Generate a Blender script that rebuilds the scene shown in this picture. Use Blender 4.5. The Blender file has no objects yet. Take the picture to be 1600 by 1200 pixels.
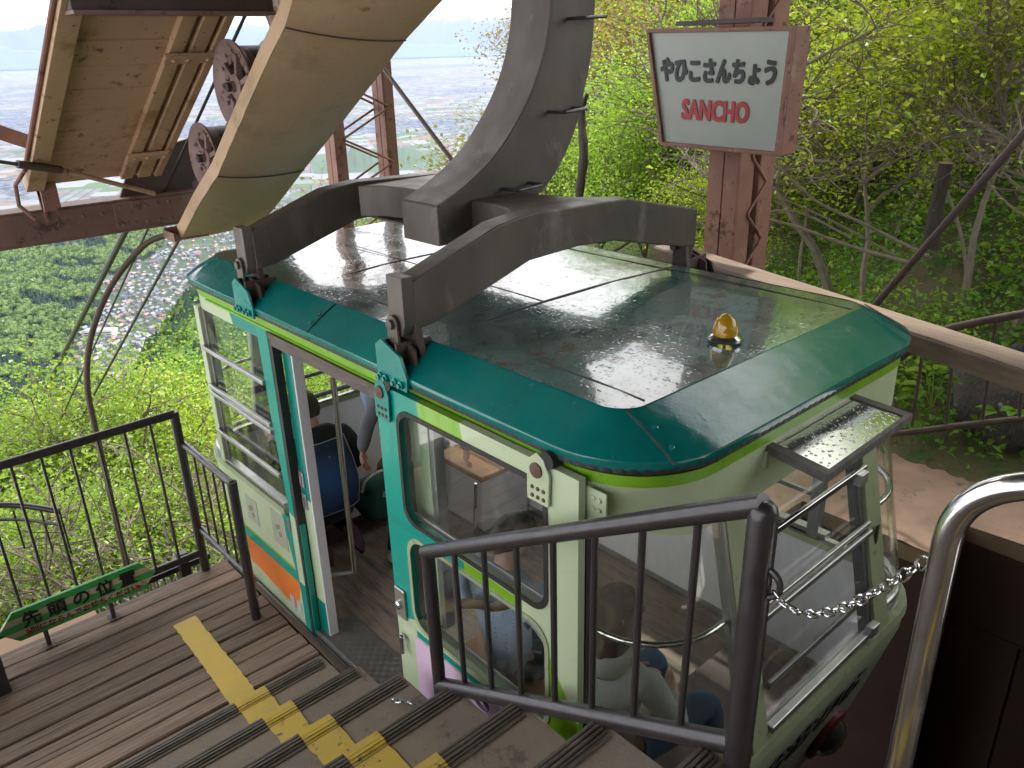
import bpy, bmesh, math, random
import numpy as np
from mathutils import Vector, Matrix
rnd = random.Random(7); rng = np.random.default_rng(11)
S = bpy.context.scene; COL = S.collection
PI = math.pi; R = math.radians

# ---------------------------------------------------------------- camera, sky, sun
# metres; platform floor z=0, x = along the cabin (uphill +), y = across (away from the stairs)
FPX, DV, ROLL, AV = 1260., 524., 1.6, 1200.
def cam_axes():
    p = math.atan2(DV, FPX); th = math.atan2(AV, math.hypot(FPX, DV)); ro = R(ROLL)
    fh = Vector((-math.cos(th), math.sin(th), 0)); r = Vector((math.sin(th), math.cos(th), 0)); up = Vector((0,0,1))
    fw = fh*math.cos(p) - up*math.sin(p); u = up*math.cos(p) + fh*math.sin(p)
    return fw, r*math.cos(ro) - u*math.sin(ro), u*math.cos(ro) + r*math.sin(ro), fh, r
FW, RT, UP, FH, RH = cam_axes()
CAM = Vector((0, 0, 3.0))
cd = bpy.data.cameras.new('camera'); cam = bpy.data.objects.new('camera', cd); COL.objects.link(cam)
cd.sensor_width = 36; cd.lens = FPX/1600*36; cd.clip_start = .05; cd.clip_end = 200000
m = Matrix((( RT.x, UP.x, -FW.x, CAM.x), (RT.y, UP.y, -FW.y, CAM.y), (RT.z, UP.z, -FW.z, CAM.z), (0,0,0,1)))
cam.matrix_world = m; S.camera = cam
S.view_settings.view_transform = 'Standard'; S.view_settings.look = 'None'
S.view_settings.exposure = 1.38; S.view_settings.gamma = 1
SUN_EL, SUN_AZ = 60, 96            # azimuth measured in the xy plane from +x
W = bpy.data.worlds.new('World'); S.world = W; W.use_nodes = True
nt = W.node_tree; nt.nodes.clear(); N = nt.nodes.new; L = nt.links.new
out = N('ShaderNodeOutputWorld'); bg = N('ShaderNodeBackground'); sky = N('ShaderNodeTexSky')
sky.sky_type = 'NISHITA'; sky.sun_disc = False; sky.sun_elevation = R(SUN_EL); sky.sun_rotation = R(90-SUN_AZ)
tc = N('ShaderNodeTexCoord'); mp = N('ShaderNodeMapping'); mp.inputs['Scale'].default_value = (1.2, 1.2, 4.5)
nz = N('ShaderNodeTexNoise'); nz.inputs['Scale'].default_value = 2.2; nz.inputs['Detail'].default_value = 6
rp = N('ShaderNodeValToRGB'); rp.color_ramp.elements[0].position = .34; rp.color_ramp.elements[1].position = .56
rp.color_ramp.elements[0].color = (.80,.80,.80,1); rp.color_ramp.elements[1].color = (1,1,1,1)
mx = N('ShaderNodeMix'); mx.data_type = 'RGBA'; mx.inputs['B'].default_value = (10.4, 10.0, 9.5, 1)
L(tc.outputs['Generated'], mp.inputs['Vector']); L(mp.outputs['Vector'], nz.inputs['Vector']); L(nz.outputs['Fac'], rp.inputs['Fac'])
L(rp.outputs['Color'], mx.inputs['Factor']); L(sky.outputs['Color'], mx.inputs['A']); L(mx.outputs['Result'], bg.inputs['Color'])
bg.inputs['Strength'].default_value = .125; L(bg.outputs['Background'], out.inputs['Surface'])
sd = bpy.data.lights.new('sun', 'SUN'); sun = bpy.data.objects.new('sun', sd); COL.objects.link(sun)
sd.energy = 2.7; sd.angle = R(3); sd.color = (1, .95, .86)
sun.rotation_euler = Vector((math.cos(R(SUN_AZ))*math.cos(R(SUN_EL)), math.sin(R(SUN_AZ))*math.cos(R(SUN_EL)), math.sin(R(SUN_EL)))).to_track_quat('Z','Y').to_euler()
S.cycles.max_bounces = 8; S.cycles.transparent_max_bounces = 24; S.cycles.volume_bounces = 1
S.cycles.use_denoising = True; S.cycles.caustics_reflective = False; S.cycles.caustics_refractive = False

# ---------------------------------------------------------------- materials
MATS = {}
def newmat(name):
    mt = bpy.data.materials.new(name); mt.use_nodes = True; MATS[name] = mt
    return mt, mt.node_tree, mt.node_tree.nodes['Principled BSDF']
def c4(c): return (c[0], c[1], c[2], 1)
def coord(t, stretch=None):
    a = t.nodes.new('ShaderNodeTexCoord'); b = t.nodes.new('ShaderNodeMapping')
    if stretch: b.inputs['Scale'].default_value = stretch
    t.links.new(a.outputs['Object'], b.inputs['Vector']); return b.outputs['Vector']
def noise(t, vec, scale, detail=5, rough=.6):
    n = t.nodes.new('ShaderNodeTexNoise'); n.inputs['Scale'].default_value = scale; n.inputs['Detail'].default_value = detail
    n.inputs['Roughness'].default_value = rough
    if vec: t.links.new(vec, n.inputs['Vector'])
    return n.outputs['Fac']
def ramp(t, fac, a, b, ca=(0,0,0), cb=(1,1,1)):
    r = t.nodes.new('ShaderNodeValToRGB'); r.color_ramp.elements[0].position = a; r.color_ramp.elements[1].position = b
    r.color_ramp.elements[0].color = c4(ca); r.color_ramp.elements[1].color = c4(cb); t.links.new(fac, r.inputs['Fac']); return r.outputs['Color']
def mixc(t, fac, a, b):
    m = t.nodes.new('ShaderNodeMix'); m.data_type = 'RGBA'
    for k, v in (('Factor', fac), ('A', a), ('B', b)):
        if isinstance(v, (int, float)): m.inputs[k].default_value = v
        elif isinstance(v, tuple): m.inputs[k].default_value = c4(v)
        else: t.links.new(v, m.inputs[k])
    return m.outputs['Result']
def bump(t, p, h, strength=.3, dist=.01, prev=None):
    b = t.nodes.new('ShaderNodeBump'); b.inputs['Strength'].default_value = strength; b.inputs['Distance'].default_value = dist
    t.links.new(h, b.inputs['Height'])
    if prev: t.links.new(prev, b.inputs['Normal'])
    t.links.new(b.outputs['Normal'], p.inputs['Normal']); return b.outputs['Normal']
def M(name, col, col2=None, scale=6, rough=.6, rough2=None, metal=0, bmp=0, bscale=60, bdist=.004, spots=None, stretch=None, spec=.5, coat=0):
    """base colour mottled with col2; spots = list of (colour, scale, lo, hi)"""
    mt, t, p = newmat(name); v = coord(t, stretch)
    p.inputs['Metallic'].default_value = metal; p.inputs['Specular IOR Level'].default_value = spec; p.inputs['Coat Weight'].default_value = coat
    p.inputs['Coat Roughness'].default_value = .06
    c = tuple(col)
    if col2: c = mixc(t, ramp(t, noise(t, v, scale), .3, .7), tuple(col), tuple(col2))
    for s in (spots or []):
        c = mixc(t, ramp(t, noise(t, v, s[1], 8, .7), s[2], s[3]), c, tuple(s[0]))
    if isinstance(c, tuple): p.inputs['Base Color'].default_value = c4(c)
    else: t.links.new(c, p.inputs['Base Color'])
    p.inputs['Roughness'].default_value = rough
    if rough2 is not None:
        t.links.new(ramp(t, noise(t, v, scale*2.3), .35, .65, (rough,)*3, (rough2,)*3), p.inputs['Roughness'])
    if bmp: bump(t, p, noise(t, v, bscale), bmp, bdist)
    return mt
def halfplane(t, sep, a, b, cc):     # a*x + b*z > cc
    def mth(op, x, y):
        n = t.nodes.new('ShaderNodeMath'); n.operation = op
        for i, q in enumerate((x, y)):
            if isinstance(q, (int, float)): n.inputs[i].default_value = q
            else: t.links.new(q, n.inputs[i])
        return n.outputs[0]
    return mth('GREATER_THAN', mth('ADD', mth('MULTIPLY', sep.outputs['X'], a), mth('MULTIPLY', sep.outputs['Z'], b)), cc)
def PAINT(name, base, regions, rough=.32):
    """flat livery: regions = [(colour, [(a,b,c)...])] in the plane of the cabin side"""
    mt, t, p = newmat(name); v = coord(t); sep = t.nodes.new('ShaderNodeSeparateXYZ'); t.links.new(v, sep.inputs[0]); c = tuple(base)
    for col, hp in regions:
        msk = None
        for h in hp:
            k = halfplane(t, sep, *h)
            if msk is None: msk = k
            else:
                n = t.nodes.new('ShaderNodeMath'); n.operation = 'MULTIPLY'; t.links.new(msk, n.inputs[0]); t.links.new(k, n.inputs[1]); msk = n.outputs[0]
        c = mixc(t, msk, c, tuple(col))
    dirt = ramp(t, noise(t, v, 9, 8, .7), .62, .8); c = mixc(t, dirt, c, (.22,.22,.14))
    s2 = coord(t, (30, 30, 1.2)); c = mixc(t, ramp(t, noise(t, s2, 2, 4), .66, .9), c, (.2,.2,.12))
    t.links.new(c, p.inputs['Base Color']); p.inputs['Roughness'].default_value = rough; p.inputs['Coat Weight'].default_value = .3
    bump(t, p, noise(t, v, 5), .12, .01)
    return mt
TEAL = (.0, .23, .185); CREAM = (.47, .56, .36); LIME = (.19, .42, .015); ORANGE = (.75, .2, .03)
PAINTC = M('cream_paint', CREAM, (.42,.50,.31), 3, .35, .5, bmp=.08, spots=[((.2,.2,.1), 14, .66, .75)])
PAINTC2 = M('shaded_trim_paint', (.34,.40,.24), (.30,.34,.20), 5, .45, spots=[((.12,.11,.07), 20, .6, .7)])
TEALM = M('teal_paint', TEAL, (.0,.19,.16), 4, .25, .4, coat=.3, spots=[((.06,.06,.04), 22, .66, .72)])
LIMEM = M('lime_paint', LIME, (.15,.34,.01), 5, .4, spots=[((.12,.13,.03), 26, .6, .7)])
BLACKR = M('black_rubber', (.012,.012,.012), (.03,.028,.025), 9, .55, bmp=.3)
STEEL = M('weathered_steel', (.125,.108,.088), (.066,.058,.048), 2.2, .42, .62, metal=.35, bmp=.12, bscale=30, stretch=(1,1,.5),
          spots=[((.03,.025,.02), 5, .62, .75), ((.22,.20,.17), 5, .56, .75), ((.16,.07,.035), 9, .66, .74), ((.12,.05,.025), 16, .70, .78)])
CHROME = M('chrome', (.62,.62,.61), (.5,.5,.5), 10, .12, .22, metal=1)
ALU = M('aluminium', (.5,.5,.49), (.38,.38,.37), 8, .32, .45, metal=.85)
DALU = M('dark_window_frame', (.12,.12,.12), (.2,.2,.19), 8, .45, metal=.5)
PINK = M('pink_steel_paint', (.27,.135,.095), (.20,.10,.072), 4, .6, .75, bmp=.25, bscale=40, spots=[((.10,.042,.022), 7, .575, .62), ((.33,.20,.16), 5, .60, .68), ((.05,.026,.018), 26, .61, .65)])
BEIGE = M('beige_paint', (.50,.335,.205), (.42,.28,.165), 2.5, .5, .65, bmp=.15, bscale=25, spots=[((.30,.17,.09), 3.5, .56, .66), ((.14,.075,.035), 8, .61, .66), ((.07,.035,.02), 26, .625, .66)])
COVER = M('beige_cover_sheet', (.52,.365,.21), (.42,.295,.17), 1.6, .3, .5, bmp=.14, bscale=3, bdist=.05, spots=[((.18,.12,.06), 26, .66, .70), ((.24,.18,.11), 3, .54, .8), ((.30,.17,.09), 9, .63, .70)])
DARKB = M('dark_brown_steel', (.075,.048,.038), (.045,.03,.025), 6, .6, bmp=.25, spots=[((.015,.012,.01), 10, .6, .68)])
BRSTEEL = M('brown_beam_paint', (.20,.12,.095), (.15,.085,.065), 5, .6, bmp=.2, spots=[((.05,.028,.02), 7, .57, .63), ((.30,.17,.12), 14, .62, .66)])
RAILM = M('dark_railing_paint', (.030,.026,.027), (.02,.017,.018), 12, .28, .45, bmp=.12, bscale=90, spots=[((.2,.19,.18), 42, .71, .74)], coat=.25)
ROPE = M('wire_rope', (.07,.07,.07), (.03,.03,.03), 80, .5, metal=.6, bmp=.5, bscale=200)
BROWNP = M('brown_pipe', (.10,.065,.045), (.07,.045,.03), 8, .6, bmp=.3)
WHITEW = M('white_wall_panel', (.72,.71,.73), (.64,.63,.65), 2.5, .45, bmp=.05, spots=[((.3,.29,.29), 12, .7, .8)])
TIMBER = M('guard_timber', (.20,.145,.105), (.12,.083,.058), 3, .8, bmp=.6, bscale=18, bdist=.006, stretch=(1.2,9,9), spots=[((.05,.032,.02), 6, .62, .72)])
def glassmat(name, tint=(.95,.97,.96), rough=.02, dirty=.0, refl=1.4):
    mt = bpy.data.materials.new(name); mt.use_nodes = True; t = mt.node_tree; t.nodes.clear(); MATS[name] = mt
    o = t.nodes.new('ShaderNodeOutputMaterial'); tr = t.nodes.new('ShaderNodeBsdfTransparent'); gl = t.nodes.new('ShaderNodeBsdfGlossy')
    fr = t.nodes.new('ShaderNodeFresnel'); fr.inputs[0].default_value = refl; mi = t.nodes.new('ShaderNodeMixShader')
    tr.inputs[0].default_value = c4(tint); gl.inputs['Roughness'].default_value = rough; gl.inputs['Color'].default_value = (.9,.9,.9,1)
    ge = t.nodes.new('ShaderNodeNewGeometry'); mr = t.nodes.new('ShaderNodeMapRange'); mr.inputs[3].default_value = refl; mr.inputs[4].default_value = 1/refl
    t.links.new(ge.outputs['Backfacing'], mr.inputs[0]); t.links.new(mr.outputs[0], fr.inputs[0])     # same reflectance from both sides of the pane
    t.links.new(fr.outputs[0], mi.inputs[0]); t.links.new(tr.outputs[0], mi.inputs[1]); t.links.new(gl.outputs[0], mi.inputs[2])
    last = mi.outputs[0]
    if dirty:
        d = t.nodes.new('ShaderNodeBsdfDiffuse'); d.inputs[0].default_value = (.5,.5,.45,1); m2 = t.nodes.new('ShaderNodeMixShader')
        v = coord(t, (1,1,.4)); f = ramp(t, noise(t, v, 9, 6, .7), .45, .85, (0,0,0), (dirty,)*3)
        t.links.new(f, m2.inputs[0]); t.links.new(last, m2.inputs[1]); t.links.new(d.outputs[0], m2.inputs[2]); last = m2.outputs[0]
    t.links.new(last, o.inputs[0]); return mt
GLASS = glassmat('window_glass', dirty=.10); PLEXI = glassmat('curved_window_acrylic', (.95,.97,.93), .03, .12)
def roofmat(name, base, base2, wet):
    mt, t, p = newmat(name); v = coord(t)
    c = mixc(t, ramp(t, noise(t, v, 1.7, 9, .72), .38, .62), base, base2)
    if wet:
        c = mixc(t, ramp(t, noise(t, coord(t, (.7,2.2,1)), 3.1, 8, .7), .56, .72), c, (.055,.05,.044))
        c = mixc(t, ramp(t, noise(t, v, 2.6, 10, .78), .60, .63), c, (.12,.06,.04))
        c = mixc(t, ramp(t, noise(t, v, 15, 9, .8), .585, .62), c, (.022,.021,.018)); c = mixc(t, ramp(t, noise(t, coord(t,(.8,1.4,1)), 5.2, 9, .75), .60, .63), c, (.10,.11,.105))
    else: c = mixc(t, ramp(t, noise(t, v, 24, 8, .75), .71, .73), c, (.02,.02,.018))
    t.links.new(c, p.inputs['Base Color'])
    vo = t.nodes.new('ShaderNodeTexVoronoi'); vo.inputs['Scale'].default_value = 55; t.links.new(coord(t), vo.inputs['Vector'])
    drop = ramp(t, vo.outputs['Distance'], .08, .32, (1,1,1), (0,0,0))
    big = t.nodes.new('ShaderNodeTexVoronoi'); big.inputs['Scale'].default_value = 17; t.links.new(coord(t, (1,1.3,1)), big.inputs['Vector'])
    d2 = ramp(t, big.outputs['Distance'], .05, .22, (1,1,1), (0,0,0))
    nb = bump(t, p, drop, .10 if wet else .05, .003); nb = bump(t, p, d2, .12 if wet else .03, .004, nb)
    nb = bump(t, p, noise(t, coord(t), 2.3, 3), .10, .03, nb)
    t.links.new(ramp(t, noise(t, coord(t), 6, 7, .7), .4, .68, ((.10,)*3 if wet else (.09,)*3), (.30,)*3), p.inputs['Roughness'])
    p.inputs['Coat Weight'].default_value = .85 if wet else .4
    if wet:
        k1 = ramp(t, noise(t, coord(t), 15, 9, .8), .575, .60, (.72,.72,.72), (.10,.10,.10)); k2 = ramp(t, noise(t, coord(t), 2.6, 10, .78), .58, .62, (1,1,1), (.25,.25,.25)); mu = t.nodes.new('ShaderNodeMath'); mu.operation = 'MULTIPLY'
        t.links.new(k1, mu.inputs[0]); t.links.new(k2, mu.inputs[1]); t.links.new(mu.outputs[0], p.inputs['Coat Weight'])
    p.inputs['Coat Roughness'].default_value = .05 if wet else .1
    p.inputs['Coat IOR'].default_value = 1.75 if wet else 1.5
    t.links.new(nb, p.inputs['Coat Normal'])
    return mt
ROOFTOP = roofmat('wet_roof_top', (.045,.15,.135), (.085,.115,.107), True)
ROOFSIDE = roofmat('teal_roof_skirt', (.0,.165,.15), (.0,.125,.115), False)
def woodmat():
    mt, t, p = newmat('deck_wood'); v = coord(t)
    oi = t.nodes.new('ShaderNodeNewGeometry')
    vs = coord(t, (26, 1.1, 26)); g = noise(t, vs, 2.2, 9, .75)
    c = mixc(t, ramp(t, g, .3, .68), (.085,.056,.039), (.30,.215,.155))
    br = t.nodes.new('ShaderNodeMath'); br.operation = 'MULTIPLY_ADD'; t.links.new(oi.outputs['Random Per Island'], br.inputs[0]); br.inputs[1].default_value = .6; br.inputs[2].default_value = .62
    mul = t.nodes.new('ShaderNodeMix'); mul.data_type = 'RGBA'; mul.blend_type = 'MULTIPLY'; mul.inputs['Factor'].default_value = 1
    t.links.new(c, mul.inputs['A']); t.links.new(br.outputs[0], mul.inputs['B'])
    crk = ramp(t, noise(t, coord(t, (34, .8, 34)), 1.6, 6, .6), .61, .66); c = mixc(t, crk, mul.outputs['Result'], (.02,.014,.011))
    t.links.new(c, p.inputs['Base Color']); p.inputs['Roughness'].default_value = .75
    n1 = bump(t, p, g, .9, .004); bump(t, p, crk, -.8, .004, n1); return mt
DECK = woodmat()
def concrete(name, a, b, d, yellow=False):
    mt, t, p = newmat(name); v = coord(t)
    c = mixc(t, ramp(t, noise(t, v, 2.2, 8, .65), .33, .66), a, b)
    c = mixc(t, ramp(t, noise(t, v, 4.5, 10, .78), .57, .64), c, d)
    c = mixc(t, ramp(t, noise(t, v, 60, 4, .7), .62, .72), c, tuple(x*.45 for x in a))
    t.links.new(c, p.inputs['Base Color']); p.inputs['Roughness'].default_value = .85
    n1 = bump(t, p, noise(t, v, 85, 6, .7), .55, .003); bump(t, p, noise(t, v, 7, 8, .7), .6, .008, n1); return mt
CONC = concrete('stair_concrete', (.26,.208,.155), (.19,.16,.132), (.12,.098,.073))
LEDGEM = concrete('pink_concrete', (.36,.235,.17), (.25,.17,.12), (.12,.095,.062))
def yellowmat():
    mt, t, p = newmat('worn_yellow_paint'); v = coord(t)
    worn = ramp(t, noise(t, v, 11, 10, .8), .585, .60)
    col = mixc(t, ramp(t, noise(t, v, 5), .3, .7), (.62,.43,.05), (.50,.37,.09))
    sep = t.nodes.new('ShaderNodeSeparateXYZ'); t.links.new(v, sep.inputs[0]); gt = t.nodes.new('ShaderNodeMath'); gt.operation = 'GREATER_THAN'; gt.inputs[1].default_value = -3.1
    t.links.new(sep.outputs['X'], gt.inputs[0]); mu = t.nodes.new('ShaderNodeMath'); mu.operation = 'MULTIPLY'; t.links.new(gt.outputs[0], mu.inputs[0]); t.links.new(worn, mu.inputs[1])
    t.links.new(mixc(t, mu.outputs[0], col, (.11,.095,.08)), p.inputs['Base Color']); p.inputs['Roughness'].default_value = .6
    n1 = bump(t, p, noise(t, coord(t, (26,1.1,26)), 2.2, 9, .75), .5, .003); bump(t, p, noise(t, v, 60), .3, .003, n1); return mt
YEL = yellowmat()
def leafmat(name, a, b, tr=.5):
    mt = bpy.data.materials.new(name); mt.use_nodes = True; t = mt.node_tree; t.nodes.clear(); MATS[name] = mt
    o = t.nodes.new('ShaderNodeOutputMaterial'); g = t.nodes.new('ShaderNodeNewGeometry'); oi = t.nodes.new('ShaderNodeObjectInfo')
    c = mixc(t, g.outputs['Random Per Island'], a, b)
    ho = t.nodes.new('ShaderNodeHueSaturation'); mr = t.nodes.new('ShaderNodeMapRange'); mr.inputs[3].default_value = .75; mr.inputs[4].default_value = 1.25
    t.links.new(oi.outputs['Random'], mr.inputs[0]); t.links.new(mr.outputs[0], ho.inputs['Value']); t.links.new(c, ho.inputs['Color'])
    d = t.nodes.new('ShaderNodeBsdfDiffuse'); l = t.nodes.new('ShaderNodeBsdfTranslucent'); mi = t.nodes.new('ShaderNodeMixShader'); mi.inputs[0].default_value = tr
    gl = t.nodes.new('ShaderNodeBsdfGlossy'); gl.inputs['Roughness'].default_value = .4; gl.inputs[0].default_value = (.5,.55,.5,1); m2 = t.nodes.new('ShaderNodeMixShader'); m2.inputs[0].default_value = .05
    t.links.new(ho.outputs[0], d.inputs[0]); t.links.new(ho.outputs[0], l.inputs[0]); t.links.new(d.outputs[0], mi.inputs[1]); t.links.new(l.outputs[0], mi.inputs[2])
    t.links.new(mi.outputs[0], m2.inputs[1]); t.links.new(gl.outputs[0], m2.inputs[2]); t.links.new(m2.outputs[0], o.inputs[0]); return mt
LEAF_LIME = leafmat('lime_leaves', (.19,.36,.025), (.34,.47,.05)); LEAF_GREEN = leafmat('green_leaves', (.12,.28,.03), (.21,.40,.05))
LEAF_YEL = leafmat('yellow_green_leaves', (.33,.47,.03), (.52,.56,.05)); LEAF_RUST = leafmat('bronze_leaves', (.36,.24,.06), (.26,.27,.06))
BARK = M('bark', (.16,.125,.095), (.085,.068,.052), 9, .9, bmp=.8, bscale=30, stretch=(3,3,.7), spots=[((.26,.24,.2), 7, .6, .7)])
PALEBARK = M('pale_bark', (.22,.185,.14), (.13,.11,.08), 9, .9, bmp=.5, bscale=40)

# ---------------------------------------------------------------- helpers
class MB:
    def __init__(s): s.v = []; s.f = []; s.sm = []
    def add(s, vs, fs, smooth=False):
        o = len(s.v); s.v += [tuple(q) for q in vs]; s.f += [tuple(i+o for i in f) for f in fs]; s.sm += [smooth]*len(fs); return s
    def box(s, x0, x1, y0, y1, z0, z1): return s.obox(((x0+x1)/2,(y0+y1)/2,(z0+z1)/2), (1,0,0),(0,1,0),(0,0,1), abs(x1-x0)/2, abs(y1-y0)/2, abs(z1-z0)/2)
    def obox(s, c, ax, ay, az, hx, hy, hz):
        c, ax, ay, az = Vector(c), Vector(ax).normalized(), Vector(ay).normalized(), Vector(az).normalized()
        vs = [c + ax*hx*i + ay*hy*j + az*hz*k for i in (-1,1) for j in (-1,1) for k in (-1,1)]
        fs = [(0,1,3,2),(4,6,7,5),(0,4,5,1),(2,3,7,6),(0,2,6,4),(1,5,7,3)]
        if ax.cross(ay).dot(az) < 0: fs = [f[::-1] for f in fs]
        return s.add(vs, fs)
    def bar(s, p0, p1, w, h, up=(0,0,1)):
        p0, p1 = Vector(p0), Vector(p1); ax = p1-p0; l = ax.length; ax.normalize(); ay = Vector(up).cross(ax)
        if ay.length < 1e-4: ay = Vector((0,1,0)).cross(ax)
        ay.normalize(); az = ax.cross(ay); return s.obox((p0+p1)/2, ax, ay, az, l/2, w/2, h/2)
    def tube(s, pts, r, n=10, caps=True, closed=False):
        pts = [Vector(q) for q in pts]; m_ = len(pts); rs = r if isinstance(r, (list, tuple)) else [r]*m_
        up = None; rings = []
        for i, q in enumerate(pts):
            if closed: d = pts[(i+1)%m_] - pts[i-1]
            else: d = pts[min(i+1, m_-1)] - pts[max(i-1, 0)]
            d.normalize()
            if up is None: up = d.orthogonal().normalized()
            up = (up - d*up.dot(d)); up = up.normalized() if up.length > 1e-6 else d.orthogonal().normalized()
            b = d.cross(up); rings.append([q + (up*math.cos(2*PI*k/n) + b*math.sin(2*PI*k/n))*rs[i] for k in range(n)])
        vs = [v for rg in rings for v in rg]; fs = []
        for i in range(m_ if closed else m_-1):
            a, b = i*n, ((i+1)%m_)*n
            fs += [(a+k, a+(k+1)%n, b+(k+1)%n, b+k) for k in range(n)]
        s.add(vs, fs, True)
        if caps and not closed:
            s.add(rings[0], [tuple(range(n))[::-1]]); s.add(rings[-1], [tuple(range(n))])
        return s
    def cyl(s, p0, p1, r, n=16, r1=None): return s.tube([p0, p1], [r, r if r1 is None else r1], n)
    def prism(s, poly, fn, d):      # poly 2D, fn(u,v)->Vector, d = offset vector
        n = len(poly); d = Vector(d); a = [Vector(fn(*q)) for q in poly]; b = [q+d for q in a]
        return s.add(a+b, [tuple(range(n))[::-1], tuple(range(n, 2*n))] + [(i, (i+1)%n, n+(i+1)%n, n+i) for i in range(n)])
    def grid(s, rows, smooth=True, close=False):
        n = len(rows[0]); vs = [q for r_ in rows for q in r_]; fs = []
        for i in range(len(rows)-1):
            for j in range(n if close else n-1): fs.append((i*n+j, i*n+(j+1)%n, (i+1)*n+(j+1)%n, (i+1)*n+j))
        return s.add(vs, fs, smooth)
    def lathe(s, prof, c, axis=(0,0,1), n=24):
        ax = Vector(axis).normalized(); u = ax.orthogonal().normalized(); w = ax.cross(u); c = Vector(c)
        rows = [[c + ax*h + (u*math.cos(2*PI*k/n) + w*math.sin(2*PI*k/n))*max(r_, 1e-4) for k in range(n)] for r_, h in prof]
        return s.grid(rows, True, True)
    def shell(s, rows, nrm, th, smooth=True):
        """grid of points and a same-shaped grid of inward offsets -> closed solid"""
        inner = [[Vector(q)+Vector(o)*th for q, o in zip(a, b)] for a, b in zip(rows, nrm)]
        n, m_ = len(rows[0]), len(rows); vs = [q for r_ in rows for q in r_] + [q for r_ in inner for q in r_]; k = n*m_; fs = []
        for i in range(m_-1):
            for j in range(n-1):
                f = (i*n+j, i*n+j+1, (i+1)*n+j+1, (i+1)*n+j); fs += [f, tuple(k+q for q in f[::-1])]
        per = [(i*n) for i in range(m_)] + [(m_-1)*n+j for j in range(1, n)] + [i*n+n-1 for i in range(m_-2, -1, -1)] + [j for j in range(n-2, 0, -1)]
        for a, b in zip(per, per[1:]+per[:1]): fs.append((a, b, k+b, k+a))
        return s.add(vs, fs, smooth)
    def mesh(s, name, mat):
        me = bpy.data.meshes.new(name); me.from_pydata(s.v, [], s.f); me.polygons.foreach_set('use_smooth', s.sm); me.materials.append(mat)
        bm = bmesh.new(); bm.from_mesh(me); bmesh.ops.recalc_face_normals(bm, faces=bm.faces); bm.to_mesh(me); bm.free(); me.update()
        if any(s.sm): me.set_sharp_from_angle(angle=R(40))
        return me
    def build(s, name, mat, parent=None, bevel=0, seg=2):
        return link(name, s.mesh(name, mat), parent, bevel, seg)
def link(name, me, parent=None, bevel=0, seg=2):
    o = bpy.data.objects.new(name, me); COL.objects.link(o)
    if parent:
        o.parent = parent; q = parent; off = Vector((0,0,0))
        while q: off += q.location; q = q.parent
        o.location = -off
    if bevel:
        b = o.modifiers.new('Bevel', 'BEVEL'); b.width = bevel; b.segments = seg; b.limit_method = 'ANGLE'; b.angle_limit = R(38)
        for p_ in me.polygons: p_.use_smooth = True
        b.harden_normals = False
        wn = o.modifiers.new('Normals', 'WEIGHTED_NORMAL'); wn.keep_sharp = True
    return o
def tag(o, label=None, cat=None, group=None, kind=None):
    for k, v in (('label', label), ('category', cat), ('group', group), ('kind', kind)):
        if v: o[k] = v
    return o
def thing(name, label, cat, loc=(0,0,0), group=None):
    o = bpy.data.objects.new(name, None); o.empty_display_size = .1; COL.objects.link(o); o.location = loc; return tag(o, label, cat, group)
def np_mesh(name, V, F, mat, smooth=False):
    """fast mesh from numpy: V (n,3), F (m,k)"""
    me = bpy.data.meshes.new(name); k = F.shape[1]; me.vertices.add(len(V)); me.loops.add(F.size); me.polygons.add(len(F))
    me.vertices.foreach_set('co', V.astype(np.float32).ravel()); me.loops.foreach_set('vertex_index', F.astype(np.int32).ravel())
    me.polygons.foreach_set('loop_start', np.arange(0, F.size, k, dtype=np.int32)); me.polygons.foreach_set('use_smooth', np.full(len(F), smooth))
    me.materials.append(mat); me.update(calc_edges=True); me.validate(); return me
def ray(px, py): return FW + RT*((px-800)/FPX) - UP*((py-600)/FPX)
def onz(px, py, z): r = ray(px, py); return CAM + r*((z-CAM.z)/r.z)
def onx(px, py, x): r = ray(px, py); return CAM + r*((x-CAM.x)/r.x)
def ony(px, py, y): r = ray(px, py); return CAM + r*((y-CAM.y)/r.y)
def rr(x0, x1, y0, y1, r, n=8):
    pts = []
    for cx, cy, a0 in ((x1-r, y1-r, 0), (x0+r, y1-r, 90), (x0+r, y0+r, 180), (x1-r, y0+r, 270)):
        for k in range(n+1):
            a = R(a0 + 90*k/n); pts.append((cx+r*math.cos(a), cy+r*math.sin(a)))
    return pts
def frame_ring(mb, outer, inner, fn, d):
    """ring between two closed outlines with equal counts"""
    n = len(outer); d = Vector(d); a = [Vector(fn(*q)) for q in outer]; b = [Vector(fn(*q)) for q in inner]
    vs = a + b + [q+d for q in a] + [q+d for q in b]; fs = []
    for i in range(n):
        j = (i+1) % n
        fs += [(i, j, n+j, n+i), (2*n+i, 3*n+i, 3*n+j, 2*n+j), (i, 2*n+i, 2*n+j, j), (n+i, n+j, 3*n+j, 3*n+i)]
    mb.add(vs, fs)
def text_mesh(body, size, shear=0, ext=.0015, bold=0):
    cu = bpy.data.curves.new('t', 'FONT'); cu.body = body; cu.size = size; cu.align_x = 'CENTER'; cu.align_y = 'CENTER'; cu.extrude = ext
    cu.offset = bold; cu.shear = shear; cu.resolution_u = 3
    ob = bpy.data.objects.new('t', cu); COL.objects.link(ob); dg = bpy.context.evaluated_depsgraph_get()
    me = bpy.data.meshes.new_from_object(ob.evaluated_get(dg)); bpy.data.objects.remove(ob); bpy.data.curves.remove(cu); return me
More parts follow.
